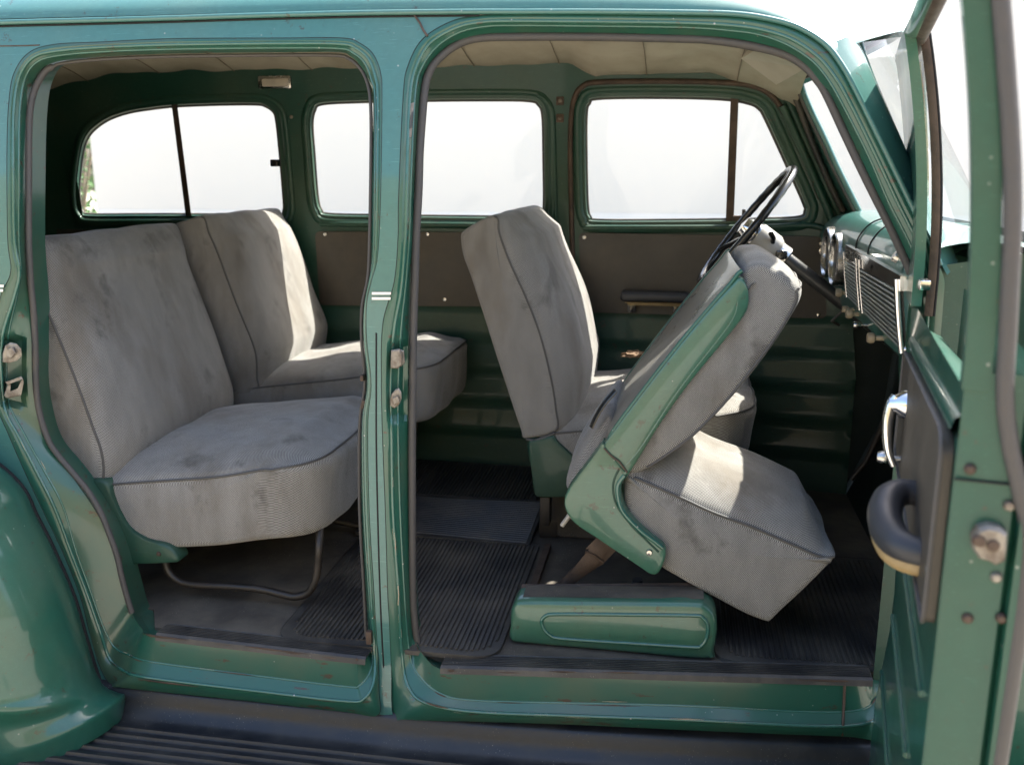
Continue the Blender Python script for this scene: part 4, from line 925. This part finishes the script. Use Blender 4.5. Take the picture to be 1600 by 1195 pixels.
pd, cu = cushion(rs, -1.52, -0.845, 0.802, 0.885, 0.19, 0.185, 0.135, 0.845, 0.062, 0.13, 3)
# green side bracket, screw and bent tube leg
br = XZ([(140, 752), (166, 752), (176, 775), (188, 802), (204, 826), (230, 843), (258, 850), (272, 860), (279, 877), (256, 880), (220, 881), (190, 880), (168, 850), (150, 800)], 0.122)
b_ = plate('side_bracket', cat([Vector(p) for p in br], 4, True), 0.118, 0.05, 'paint_in', rs, 0.008)
lathe('screw', [(0, -0.004), (0.005, -0.003), (0.0065, 0)], atY(248, 865, 0.117), (0, 1, 0), 'rust', b_, 10)
tp = [atY(*p, 0.19) for p in [(258, 872), (262, 890), (278, 906), (305, 913), (360, 916), (405, 920), (440, 928), (462, 932), (482, 925), (493, 905), (497, 880), (499, 850)]] ; tp.append(tp[-1] + Vector((-0.02, 0.06, 0.05)))
tube('leg', cat(tp, 4), 0.0105, 'blackmetal', rs, seg=10)
tube('leg', [p + Vector((0, 0.5, 0)) for p in cat(tp, 4)], 0.0105, 'blackmetal', rs, seg=8)

# --- rear seat on the far side
rf = thing('car_seat', 'far rear seat in grey cloth with a bright strip of sunlight on it', 'car seat', (-1.2, 1.16, FLOOR), 'rear seats')
pf = XZ([(403, 606), (402, 590), (398, 545), (371, 478), (342, 400), (327, 364), (322, 343), (313, 337), (296, 342), (270, 352), (270, 370), (280, 392), (322, 502), (368, 618)], 0.862)
pad, o = seat_back(rf, cat([Vector(p) for p in pf], 6, True), 0.855, 1.435, 0, 0, 0.062, front_w, 4)
pipe(pad, o, [pf[0], pf[3], pf[7]], [0.8585])
pd, cu = cushion(rf, -1.48, -0.745, 0.885, 0.985, 0.17, 0.18, 0.855, 1.435, 0.055, 0.11, 6)
lg = plate('seat_base', [Vector(p) for p in [(-1.45, 0.52), (-0.95, 0.52), (-0.92, 0.79), (-1.45, 0.72)]], 0.95, 0.42, 'floor', rf, 0.006)

# --- front seat behind the wheel
ds = thing('car_seat', 'upright front seat behind the steering wheel, grey cloth on a green base', 'car seat', (-0.1, 1.04, FLOOR), 'front seats')
Yd = 0.672
pdv = XZ([(868, 674), (868, 640), (857, 579), (840, 515), (817, 457), (791, 400), (779, 362), (779, 343), (769, 337), (745, 347), (722, 362), (719, 372), (723, 400), (739, 444), (793, 613), (813, 671), (820, 686)], Yd)
pad, o = seat_back(ds, cat([Vector(p) for p in pdv], 6, True), Yd, 1.41, 0, 0, 0.095, front_w, 7)
pipe(pad, o, [pdv[0], pdv[3], pdv[8]], [Yd + .003])
tube('piping', [atY(a, b, Yd - 0.002) for a, b in [(822, 686), (835, 688), (852, 683), (867, 676)]], 0.004, 'piping', o, seg=8)
fz = atY(1150, 640, Yd + 0.05); bz = atY(869, 680, Yd)
pd, cu = cushion(ds, bz.x - 0.05, 0.235, bz.z + 0.0, 0.93, 0.13, 0.15, Yd + 0.005, 1.375, 0.06, 0.12, 9)
db = XZ([(824, 690), (845, 686), (862, 679), (872, 690), (886, 703), (906, 720), (940, 735), (985, 745), (990, 775), (940, 776), (880, 777), (846, 777), (835, 771), (830, 735)], Yd - .004)
plate('base_side', cat([Vector(p) for p in db], 4, True), Yd - 0.008, 0.06, 'paint_in', ds, 0.008)
box('leg', atY(853, 795, Yd + .03) , (0.03, 0.05, 0.09), 'blackmetal', ds, 0.004)
box('leg', Vector((0.1, Yd + 0.05, 0.56)), (0.03, 0.05, 0.14), 'blackmetal', ds, 0.004)
box('base_pan', Vector((-0.08, 1.05, 0.60)), (0.56, 0.56, 0.22), 'floor', ds, 0.01)
# torn padding on that seat
tp0 = atZ(992, 556, 0.985); bm = bmesh.new(); bmesh.ops.create_icosphere(bm, subdivisions=3, radius=1)
for v in bm.verts:
    q = v.co.copy(); k = 1 + 0.35 * math.sin(q.x * 7 + 1) * math.sin(q.y * 6 + q.z * 5) + random.uniform(-.12, .12)
    v.co = Vector((q.x * 0.042 * k, q.y * 0.03 * k, max(-0.3, q.z) * 0.013 * k))
bmesh.ops.translate(bm, vec=Vector((tp0.x, tp0.y, 0.988)), verts=bm.verts)
top(from_bm('padding_scrap', bm, 'foam'), 'small torn scrap of brown padding lying on the front seat cushion', 'padding scrap')

# --- passenger seat, tipped forward
ps = thing('car_seat', 'front passenger seat tipped forward, showing its green metal frame and scuffed back', 'car seat', (-0.1, 0.44, FLOOR), 'front seats')
Yp, Yq = 0.155, 0.648
pb = XZ([(984, 742), (1010, 734), (1036, 718), (1084, 682), (1132, 634), (1174, 582), (1209, 536), (1234, 496), (1246, 471), (1247, 456), (1235, 440), (1210, 422), (1192, 412), (1174, 414), (1162, 426), (1150, 452), (1080, 545), (1000, 655), (962, 715), (968, 738)], Yp)
def tip_w(p, q): return 0.5 * max(0, q.x) + 0.2 * max(0, q.y)
pad = Pad(cat([Vector(p) for p in pb], 6, True), Yp + 0.004, Yq, r=0.014, crown=0.03, wt=tip_w, n=150, bulge=0.006, seed=11); o = pad.build('backrest', 'fabric', ps)
pipe(pad, o, [pb[1], pb[5], pb[9]], [Yp + 0.0065]); tube('piping', pad.across(pad.nearest(*pb[9]), Yp + .01, Yq - .01, 30), 0.003, 'piping', o, seg=6)
pc = XZ([(978, 742), (990, 746), (1066, 779), (1114, 801), (1180, 826), (1240, 852), (1285, 870), (1306, 869), (1300, 880), (1262, 918), (1222, 956), (1206, 972), (1197, 974), (1161, 960), (1111, 933), (1060, 904), (1030, 886), (1000, 850), (978, 800)], Yp)
def cush_w(p, q): return max(0.0, q.y) ** 1.5 * max(0.0, min(1.0, (0.39 - p.x) / 0.09))
pd = Pad(cat([Vector(p) for p in pc], 6, True), Yp + 0.003, Yq, r=0.016, crown=0.085, cexp=3.6, wt=cush_w, plan_r=0.15, plan_w=lambda p: 0.8 * max(0, min(1, (p.x + 0.02) / 0.36)) ** 1.3, n=170, bulge=0.008, seed=13)
# plan rounding only at the far side: shift the pad's near edge test outwards
_pt = pd.pt
def pt2(i, y, inset=0.0, out=0.0):
    pr = pd.plan_r; pd.plan_r = pr if y > (pd.y0 + pd.y1) / 2 else 0.0
    v = _pt(i, y, inset, out); pd.plan_r = pr; return v
pd.pt = pt2
cu = pd.build('cushion', 'fabric', ps)
pipe(pd, cu, [pc[1], pc[4], pc[7]], [Yp + 0.006], 0.0034); 
# green upper side flange with two rolled beads
fl = XZ([(1154, 434), (1162, 436), (1169, 452), (1170, 474), (1162, 494), (1133, 531), (1081, 594), (1035, 657), (1000, 713), (984, 738), (975, 748), (955, 736), (938, 716), (938, 702), (948, 687), (1000, 618), (1063, 537), (1116, 474), (1146, 442)], Yp - 0.012)
flp = cat([Vector(p) for p in fl], 5, True)
ff = plate('back_frame', flp, Yp - 0.018, 0.035, 'paint_seat', ps, 0.008, inset_steps=[(0, .035), (0, .009), (.0015, .003), (.006, 0)])
def yline(px, Y, r, m_, par, nm): return tube(nm, cat([atY(a, b, Y) for a, b in px], 6), r, m_, par, seg=8)
yline([(975, 728), (1000, 700), (1048, 627), (1080, 583), (1130, 520), (1148, 492), (1153, 470)], Yp - 0.014, 0.0045, 'paint_edge', ff, 'bead')
yline([(944, 700), (955, 712), (968, 722), (980, 738)], Yp - 0.021, 0.0022, 'rust', ff, 'joint')
# scuffed back panel between the flanges
bl = [atY(a, b, Yp - 0.012) for a, b in [(950, 690), (962, 668), (1000, 617), (1063, 536), (1116, 473), (1140, 446), (1154, 428), (1160, 424)]]
rows = []
for k in range(13):
    t = k / 12; Y = lerp(Yp - 0.006, Yq + 0.01, t); row = []
    for p in cat(bl, 5):
        h = 0.014 * math.sin(math.pi * t) ** 0.5; row.append(Vector((p.x - h * 0.72, Y, p.z + h * 0.60)))
    rows.append(row)
bpn = grid('back_panel', rows, 'backpanel', ps, sharp=60)
rows2 = [[p + Vector((0.03, 0, -0.025)) for p in r] for r in rows]; grid('panel_inner', rows2, 'backpanel', bpn, sharp=60)
tube('panel_edge', [p + Vector((0, 0, 0.001)) for p in rows[-1]], 0.006, 'paint', bpn, seg=8)
tube('panel_edge', [p for p in rows[0]], 0.005, 'paint', bpn, seg=8)
# lower side shell
sh = XZ([(942, 691.5), (940, 694), (916, 726), (888, 764), (882, 784), (887, 802), (901, 819), (930, 838), (958, 857), (1000, 885), (1017, 896), (1029, 894), (1038, 876), (1041, 862), (1036, 850), (1014, 833), (983, 802), (972, 777), (972, 752), (978, 741), (980, 738), (979, 736.5), (966, 722), (952, 703), (943, 692)], Yp - 0.014)
ss = plate('side_shell', cat([Vector(p) for p in sh], 5, True), Yp - 0.022, 0.05, 'paint_seat', ps, 0.007)
rim = [(967, 733), (960, 748), (958, 764), (964, 790), (987, 821), (1008, 842), (1029, 862)]
yline(rim, Yp - 0.022, 0.0025, 'paint_in', ss, 'rim_line')
rim2 = [(976, 742), (966, 757), (966, 777), (974, 800), (1000, 828), (1022, 845), (1036, 856)]
yline(rim2, Yp - 0.020, 0.006, 'paint_edge', ss, 'rim')
lathe('screw', [(0, -0.006), (0.006, -0.005), (0.008, -0.001), (0.008, 0.002)], atY(1014.5, 862.5, Yp - 0.022), (0, 1, 0), 'chrome_worn', ss, 14)
shf = plate('side_shell', [Vector((p.x, p.y)) for p in cat([Vector(p) for p in sh], 5, True)], Yq + 0.01, 0.02, 'paint_seat', ps, 0.005)
# hanging rear cloth and strap
flap = XZ([(957, 640), (944, 652), (920, 686), (900, 726), (893, 752), (912, 748), (940, 706), (962, 668)], 0.30)
fp = Pad(cat([Vector(p) for p in flap], 5, True), 0.23, 0.64, r=0.01, crown=0.012, n=60, bulge=0.004, seed=5); fp.build('rear_cloth', 'fabric', ps)
tube('strap', cat([atY(a, b, 0.222) for a, b in [(962, 610), (946, 628), (932, 650), (924, 668)]], 5), 0.009, 'black', ps, seg=8, flat=0.35)
# lever, hinge link, riser box with pressed oval, slide rail
tube('tilt_lever', [atY(a, b, 0.235) for a, b in [(893, 800), (886, 810), (878, 821)]], 0.006, 'ivory', ps, seg=8)
lk = XZ([(857, 927), (880, 928), (905, 905), (943, 880), (962, 860), (950, 842), (934, 838), (915, 857), (917, 866), (890, 892)], 0.25)
plate('hinge_link', [Vector(p) for p in lk], 0.246, 0.012, 'rust', ps, 0.003)
tube('link_fold', [atY(a, b, 0.244) for a, b in [(915, 861), (930, 868), (944, 879)]], 0.003, 'rust', ps, seg=6)
tube('leg', [atY(996, 905, 0.42), Vector((atY(996, 905, 0.42).x, 0.42, FLOOR))], 0.014, 'strip', ps, seg=10)
YR = 0.10
rp = XZ([(797, 1003), (796, 980), (797, 958), (803, 944), (818, 939), (900, 940), (1000, 941), (1085, 942), (1103, 947), (1117, 960), (1121, 978), (1120, 1000), (1115, 1020), (1107, 1034), (1000, 1030), (922, 1022), (830, 1011)], YR)
rp = [Vector((x, max(z, FLOOR + 0.002))) for x, z in rp]
riser = plate('seat_riser', cat(rp, 5, True), YR, 0.40, 'paint_seat', ps, 0.012, inset_steps=[(0, .075), (0, .016), (.002, .008), (.006, .003), (.012, 0)])
ov = [Vector(p) for p in XZ([(846.5, 973), (848, 966), (855, 960.5), (866, 959), (930, 959), (1010, 960), (1086, 961), (1098, 964.5), (1105, 974), (1106, 986), (1103, 999), (1096, 1008), (1085, 1010.5), (1010, 1006), (930, 1001), (872, 996.5), (860, 992), (851, 984)], YR)]
ovc = cat(ov, 5, True); area_c = sum(ovc, Vector((0, 0))) / len(ovc)
tube('pressed_oval', [Vector((p.x, YR - 0.0008, p.y)) for p in ovc], 0.0046, 'paint_edge', riser, closed=True, seg=10, flat=1.0)
tl, trr = atY(812, 940, YR), atY(1100, 944, YR)
mesh('riser_top', [tl + Vector((.004, .022, .003)), trr + Vector((0, .022, .003)), trr + Vector((0, .08, .006)), tl + Vector((.004, .08, .006)), tl + Vector((.004, .08, -.03)), trr + Vector((0, .08, -.03))], [(0, 1, 2, 3), (3, 2, 5, 4)], 'floor', riser, smooth=False)
r0, r1 = atY(816, 920, YR + 0.10), atY(1092, 918, YR + 0.10)
tube('slide_rail', [r0, r0.lerp(r1, .5), r1], 0.013, 'rust', riser, seg=4, up=(0, 0, 1))
a0, a1 = atZ(846, 856, FLOOR + 0.02), atZ(822, 922, FLOOR + 0.05)
tube('floor_rail', [Vector((-0.345, 0.68, FLOOR + 0.012)), Vector((-0.345, 0.30, FLOOR + 0.012))], 0.013, 'rust', ps, seg=4)
box('floor_bracket', atZ(862, 812, FLOOR + 0.03), (0.06, 0.16, 0.06), 'blackmetal', ps, 0.01)

# ================================================================== floor mats
def mat_thing(label, x0, x1, y0, y1, z, pitch, along, rad, wob=0.004, border=0.02, seed=0):
    t = thing('floor_mat', label, 'floor mat', ((x0 + x1) / 2, (y0 + y1) / 2, z), 'rubber floor mats')
    ol = rpoly([(x0, y0, rad), (x1, y0, rad), (x1, y1, 0.01), (x0, y1, 0.01)], 8); n = len(ol)
    def h(x, y): return wob * (math.sin(x * 9 + seed) * math.sin(y * 7 + seed * 1.7)) + wob * 0.8
    V = [Vector((p.x, p.y, z + 0.005 + h(p.x, p.y))) for p in ol] + [Vector((p.x, p.y, z - 0.004)) for p in ol]
    c = Vector(((x0 + x1) / 2, (y0 + y1) / 2, z + 0.003))
    b = sheet('mat_base', [(p.x, p.y) for p in ol], [], 0.04, lambda x, y: Vector((x, y, z + 0.004 + h(x, y))), 'rubber', t)
    mesh('mat_edge', V, [(i, n + i, n + (i + 1) % n, (i + 1) % n) for i in range(n)], 'rubber', t)
    V = []; F = []
    a0, a1 = (x0 + border, x1 - border) if along == 'y' else (y0 + border, y1 - border)
    k = 0; a = a0
    while a < a1:
        e0, e1 = (y0 + border, y1 - border) if along == 'y' else (x0 + border, x1 - border)
        dd = min(a - a0, a1 - a)
        if along == 'y' and dd < rad: e0 += rad - math.sqrt(max(0, rad * rad - (rad - dd) ** 2))
        m_ = 10; base = len(V)
        for j in range(m_ + 1):
            e = lerp(e0, e1, j / m_)
            for da, dz in ((0, .004), (pitch * .16, .0085), (pitch * .5, .0085), (pitch * .66, .004)):
                x, y = (a + da, e) if along == 'y' else (e, a + da); V.append(Vector((x, y, z + dz + h(x, y))))
        for j in range(m_):
            for q in range(3): F.append((base + j * 4 + q, base + j * 4 + q + 1, base + (j + 1) * 4 + q + 1, base + (j + 1) * 4 + q))
        F.append((base, base + 1, base + 2, base + 3))
        a += pitch
    rb_ = mesh('ribs', V, F, 'rubber', t, 20); rb_['kind'] = 'stuff'
    return t
mat_thing('ribbed black rubber mat in front of the near rear seat', -0.925, -0.372, 0.012, 0.69, FLOOR + 0.004, 0.0122, 'y', 0.07, seed=1)
mat_thing('smooth-looking black rubber mat over the tunnel, between the two ribbed rear mats', -0.95, -0.40, 0.67, 1.03, FLOOR + 0.012, 0.016, 'x', 0.01, border=0.012, seed=2)
mat_thing('dark ribbed rubber mat on the far side before the far rear seat', -1.02, -0.44, 1.035, 1.43, FLOOR + 0.004, 0.0122, 'y', 0.03, seed=3)
mat_thing('ribbed black rubber mat in the front footwell under the open door', 0.125, 0.60, 0.10, 0.75, FLOOR + 0.004, 0.0135, 'y', 0.05, seed=4)

# ================================================================== the open front door (part of the car)
H0 = Vector((0.455, -0.03, 0)); H1 = Vector((0.322, -0.82, 0)); DU = (H1 - H0).normalized(); DN = Vector((DU.y, -DU.x, 0)); LU = (H1 - H0).length
if DN.x > 0: DN = -DN
def D(u, z, w=0.0): return H0 + DU * u + DN * (w + 0.24 * max(0, z - 1.36) ** 2) + Vector((0, 0, z))
def dpx(x, y, w=0.0):
    p = atP(x, y, H0 + DN * w, DN)
    for _ in range(4):
        p = atP(x, y, H0 + DN * (w + 0.24 * max(0, p.z - 1.36) ** 2), DN)
    return ((p - H0).dot(DU), p.z)
left = [dpx(*p) for p in [(1353, 1230), (1357, 1195), (1367, 1099), (1377, 1048), (1390, 985), (1397, 930), (1400, 880), (1404, 760), (1405, 650), (1404, 560), (1408, 505), (1414, 480)]]
lo = [(u, z) for u, z in left]
dr_out = lo + [(0.05, 1.345), (LU * 0.5, 1.35), (LU, 1.36), (LU, 1.0), (LU, 0.6), (LU, 0.28), (LU * .5, 0.28)]
def door_fn(u, z):
    w = 0.0
    
    return D(u, z, w)
door = sheet('front_door', dr_out, [], 0.02, door_fn, 'paint', car, sharp=60)
door['label'] = 'open front door seen from its inner side'
for a, b in (((1413, 886), (1458, 1195)), ((1397, 950), (1415, 1195)), ((1379, 1045), (1387, 1195))):
    (ua, za), (ub, zb) = dpx(*a), dpx(*b); zm = (za + zb) / 2
    tube('pressed_rib', [D(lerp(ua, min(max(ub, 0.5), LU - .07), k / 8), zm, 0.001) for k in range(9)], 0.0045, 'paint', door, seg=8)
# outer skin and edges
ob = []
for z in [0.28 + 1.10 * k / 30 for k in range(31)]:
    ob.append([D(LU, z, 0.0), D(LU + .002, z, -0.004), D(LU + 0.004, z, -0.03), D(LU + 0.003, z, -0.062), D(LU - 0.004, z, -0.068), D(LU + 0.012, z, -0.070), D(LU + 0.012, z, -0.082), D(LU * 0.5, z, -0.085), D(0.0, z, -0.08)])
shell = grid('door_shell', ob, 'paint_jamb', door, sharp=30)
# jamb weatherstrip swells out below the belt
wsd = [D(LU + 0.006, 1.84, -0.035)] + [D(LU + 0.006, z, w) for z, w in ((1.6, -0.035), (1.45, -0.036), (1.36, -0.040), (1.30, -0.052), (1.25, -0.067), (1.18, -0.083), (1.0, -0.083), (0.8, -0.080), (0.5, -0.078), (0.28, -0.076))]
tube('weatherstrip', cat(wsd, 5), 0.0095, 'strip', door, seg=10)
# trim card on the inner face
cp = [dpx(*p) for p in [(1470, 1021), (1446, 905), (1420, 800), (1408, 740)]]
cz = 0.5 * (cp[0][1] + cp[1][1])
ctop = [dpx(1403, 484), (dpx(1478, 640))]
cpoly = [(0.012, cz, 0.02), (LU - 0.018, cz, 0.02), (LU - 0.018, ctop[1][1] - 0.01, 0.05), (LU - 0.06, ctop[1][1], 0.03), (0.012, ctop[0][1], 0.02)]
cpl = rpoly(cpoly, 5); n = len(cpl)
cf = [D(p.x, p.y, 0.013) for p in cpl]; cb = [D(p.x, p.y, 0.001) for p in cpl]
dc = mesh('trim_card', cf + cb, [tuple(range(n))] + [(i, n + i, n + (i + 1) % n, (i + 1) % n) for i in range(n)], 'card', door)
tube('card_beading', [p + DN * 0.001 for p in cf], 0.0032, 'strip', dc, closed=True, seg=6)
for px in ((1400, 497), (1472, 1000), (1402, 880)):
    u, z = dpx(*px, 0.013); lathe('screw', [(0, 0.004), (0.005, 0.003), (0.007, 0)], D(min(max(u, 0.03), LU - .03), z, 0.013), DN, 'chrome_worn', dc, 10)
# window ledge
rows = []
for k in range(15):
    u = LU * k / 14; zt = lerp(ctop[0][1], ctop[1][1], k / 14)
    rows.append([D(u, zt, 0.003), D(u, zt + 0.012, 0.010), D(u, zt + 0.026, 0.006), D(u, zt + 0.036, -0.012), D(u, zt + 0.040, -0.03), D(u, zt + 0.03, -0.05)])
led = grid('window_ledge', rows, 'paint', door, sharp=50)
# window frame: rear post, front post, vent bar and channel, top rail
def post(name, u0, u1, z0, z1, w0, w1, m_, par=None, nz=14):
    rows = []
    for k in range(nz + 1):
        z = lerp(z0, z1, k / nz); rows.append([D(u0, z, w0), D(u1, z, w0 + .002), D(u1 + .002, z, (w0 + w1) / 2), D(u1, z, w1), D(u0, z, w1)])
    return grid(name, rows, m_, par or door, cu=True, sharp=30)
post('window_post', LU - 0.035, LU + 0.004, 1.36, 1.86, 0.001, -0.026, 'paint_jamb')
post('window_channel', LU - 0.045, LU - 0.03, 1.37, 1.85, -0.010, -0.03, 'rust')
u0, _ = dpx(1421, 300); u1, _ = dpx(1458, 420, -0.033)
post('window_post', max(-0.02, u0 - 0.03), u0 + 0.03, 1.34, 1.84, 0.008, -0.011, 'paint')
post('window_channel', u0 - 0.01, u0 + 0.05, 1.35, 1.83, -0.011, -0.022, 'rubber')
post('vent_glass_frame', u0 + 0.0, u0 + 0.07, 1.36, 1.82, -0.022, -0.036, 'chrome_worn')
post('vent_divider', u1 - 0.010, u1 + 0.008, 1.31, 1.85, -0.026, -0.040, 'rust')
post('divider_edge', u1 - 0.008, u1 + 0.004, 1.31, 1.85, -0.040, -0.045, 'dark')
mesh('vent_pane', [D(u0 + .06, 1.37, -.03), D(u1, 1.37, -.033), D(u1, 1.84, -.033), D(u0 + .06, 1.82, -.03)], [(0, 1, 2, 3)], 'glass', door, smooth=False)
tr = [D(u0 - 0.012, 1.80, -0.012), D(u0 - 0.008, 1.825, -0.012), D(u0 + 0.02, 1.842, -0.012), D(LU * 0.4, 1.855, -0.012), D(LU * .8, 1.862, -0.012), D(LU - 0.01, 1.86, -0.012)]
tube('top_rail', cat(tr, 5), 0.019, 'paint', door, seg=12); tube('rail_channel', [p - DN * 0.012 - Vector((0, 0, 0.008)) for p in cat(tr, 5)], 0.014, 'rust', door, seg=10)
lathe('screw', [(0, 0.004), (0.005, 0.003), (0.007, 0)], D(*dpx(1422, 223), 0.006), DN, 'dial', door, 10)
box('vent_pivot', D(*dpx(1439, 240, -0.01), -0.01), (0.012, 0.012, 0.02), 'chrome_worn', door, 0.003)
box('vent_latch', D(*dpx(1452, 445, -0.02), -0.01), (0.02, 0.03, 0.02), 'chrome', door, 0.004)
# inner handle: boss and curved lever; window winder knob behind it
hb = D(*dpx(1415, 632, 0.013), 0.013)
hn = lathe('door_handle', [(0.026, 0.0), (0.024, 0.008), (0.017, 0.016), (0.013, 0.028), (0.0, 0.031)], hb, DN, 'chrome', door, 24)
hu, hz = dpx(1415, 632, 0.013)
hp = [D(hu, hz + .012, 0.028), D(hu + .002, hz - .002, 0.036), D(hu + .006, hz - .028, 0.040), D(hu + .010, hz - .060, 0.039), D(hu + .012, hz - .088, 0.034), D(hu + .012, hz - .112, 0.024)]
hpc = cat(hp, 5); tube('lever', hpc, [lerp(0.012, 0.006, k / (len(hpc) - 1)) for k in range(len(hpc))], 'chrome', hn, seg=12)
ku, kz = dpx(1400, 716, 0.02); ks = D(ku, kz, 0.012)
wk = lathe('window_winder', [(0.006, 0.0), (0.006, 0.022), (0.011, 0.025), (0.012, 0.033), (0.009, 0.040), (0, 0.041)], ks, DN, 'chrome_worn', door, 18)
# armrest: a loop pull, black pad over tan base
au0, az0 = dpx(1432, 765, 0.013); au1, az1 = dpx(1446, 880, 0.013)
am = [D(au0 - 0.02, az0 - .012, 0.004), D(au0 - .018, az0 - 0.012, 0.030), D(au0, az0 - 0.018, 0.048), D(au0 + 0.03, az0 - 0.032, 0.054), D(au0 + 0.07, az0 - 0.042, 0.05), D(au0 + 0.11, az0 - 0.045, 0.036), D(au0 + 0.13, az0 - 0.045, 0.012), D(au0 + 0.132, az0 - 0.045, 0.0)]
amc = cat(am, 6); arm = tube('armrest', amc, [0.017 + 0.007 * math.sin(math.pi * k / (len(amc) - 1)) for k in range(len(amc))], 'vinyl', door, seg=14)
tube('armrest_base', [p + Vector((0, 0, -0.016)) for p in amc[8:]], [0.013 + 0.006 * math.sin(math.pi * k / (len(amc) - 9)) for k in range(len(amc) - 8)], 'tan', arm, seg=12)
# latch on the edge, bolts
def edge(x, y, off=0.0):            # a point on the latch edge face
    o = D(LU + 0.006, 1, 0); return atP(x, y, o + DU * off, DU)
ll = [edge(x, y, 0.012) for x, y in [(1518, 838), (1528, 824), (1545, 820), (1562, 824), (1574, 832), (1573, 860), (1570, 876), (1556, 882), (1545, 876), (1530, 872), (1519, 856)]]
lc = sum(ll, Vector()) / len(ll); n = len(ll)
V = ll + [p - DU * 0.016 for p in ll] + [p.lerp(lc, 0.16) + DU * 0.006 for p in ll]
la = mesh('door_latch', V, [tuple(range(2 * n, 3 * n))] + [(i, (i + 1) % n, n + (i + 1) % n, n + i) for i in range(n)] + [(2 * n + i, 2 * n + (i + 1) % n, (i + 1) % n, i) for i in range(n)], 'steel', door, 30)
for (x, y) in ((1530, 845), (1552, 852)): lathe('latch_rivet', [(0, 0.004), (0.006, 0.003), (0.008, -.002)], edge(x, y, 0.018), DU, 'rust', la, 10)
for (x, y, m_) in ((1516, 733, 'rust'), (1577, 790, 'steel'), (1557, 902, 'steel'), (1512, 966, 'rust'), (1565, 966, 'rust')):
    lathe('bolt', [(0, 0.004), (0.004, 0.0035), (0.0065, 0.0), (0.0065, -0.003)], edge(x, y, 0.0), DU, m_, door, 14)
tube('jamb_seam', [edge(x, y) for x, y in ((1490, 748), (1530, 752), (1578, 757))], 0.0016, 'dark', door, seg=6)

# ---- bonnet and front fender beyond the door
rows = []
for k in range(31):
    a = k / 30; Y = lerp(0.22, 1.28, a); c = 1 - abs(2 * a - 1) ** 2.6
    rows.append([Vector((0.59, Y, 1.25 + 0.12 * c)), Vector((0.79, Y, 1.29 + 0.13 * c)), Vector((1.0, Y, 1.30 + 0.13 * c)), Vector((1.5, lerp(Y, .75, .1), 1.27 + 0.13 * c)), Vector((2.1, lerp(Y, .75, .3), 1.16 + .11 * c))])
hood = grid('bonnet', rows, 'paint_out', car, sharp=60)
def bon(Y, c): return 1.29 + 0.13 * c
cw = []
for t in T:
    f = foot(t); Yb = lerp(0.22, 1.28, t); c = 1 - abs(2 * t - 1) ** 2.6
    cw.append([f + Vector((-0.004, 0, 0.004)), f + Vector((0.02, 0, -0.004)), Vector((max(f.x + 0.06, 0.84), lerp(f.y, Yb, .6), lerp(f.z, 1.30 + 0.13 * c, .55))), Vector((0.95, Yb, 1.302 + 0.13 * c))])
grid('cowl', cw, 'paint_out', car, sharp=60)
mesh('cowl_side', [tuple(cw[0][0]), tuple(cw[0][2]), tuple(cw[0][3]), (0.95, 0.2, 0.5), (0.50, 0.10, 0.5), (0.50, 0.10, 1.40)], [(0, 1, 2, 3, 4, 5)], 'paint_out', car)
mesh('bonnet_side', [(0.59, 0.22, 0.7), (0.59, 0.22, 1.25), (0.79, 0.22, 1.29), (1.5, 0.273, 1.27), (2.1, 0.38, 1.16), (2.1, 0.38, 0.7)], [(0, 1, 2, 3, 4, 5)], 'paint_out', hood)
for k in range(5): tube('louvre', [Vector((0.82, 0.218, 1.10 - k * 0.035)), Vector((1.2, 0.245, 1.10 - k * 0.035))], 0.008, 'paint', hood, seg=8)
fr = []
for k in range(25):
    z = lerp(0.22, 0.98, k / 24); b = math.sqrt(max(0, 1 - ((z - 0.5) / 0.52) ** 2))
    fr.append([Vector((x, 0.20 - 0.26 * b * w, z)) for x, w in ((0.60, .75), (0.75, .85), (1.0, 1.0), (1.4, 1.05), (1.9, 1.0))])
ffd = grid('front_fender', fr, 'paint', car, sharp=80)

# ================================================================== shrub beyond the end of the wall
sp = atY(137, 290, 8.4); sh_ = thing('shrub', 'leafy green shrub beyond the end of the white wall, seen through the rear quarter window', 'shrub', (sp.x - 0.7, 8.4, 0))
V = []; F = []
for k in range(2600):
    a = random.uniform(0, 2 * math.pi); rr = 1.15 * math.sqrt(random.random()); hgt = random.uniform(0.5, 3.0)
    cl = 0.75 + 0.35 * math.sin(a * 3 + hgt * 2.3); c = Vector((sp.x - 0.55 + rr * cl * math.cos(a), 8.6 + rr * cl * math.sin(a) * .8, hgt))
    q = Matrix.Rotation(random.uniform(0, 6.28), 3, Vector((random.uniform(-1, 1), random.uniform(-1, 1), random.uniform(-1, 1))).normalized())
    L_ = random.uniform(0.05, 0.10); b = len(V)
    for v in ((0, 0, 0), (L_ * .3, L_ * .5, .01), (0, L_, 0), (-L_ * .3, L_ * .5, .01)): V.append(c + q @ Vector(v))
    F.append((b, b + 1, b + 2, b + 3))
fo_ = mesh('foliage', V, F, 'leaf', sh_, smooth=False)
for k in range(5):
    a = k * 1.3; b0 = Vector((sp.x - 0.55 + 0.1 * math.cos(a), 8.6 + 0.1 * math.sin(a), 0)); tube('stem', [b0, b0 + Vector((0.25 * math.cos(a), 0.25 * math.sin(a), 1.2)), b0 + Vector((0.6 * math.cos(a), 0.5 * math.sin(a), 2.5))], [0.03, 0.022, 0.008], 'stem', sh_, seg=6)
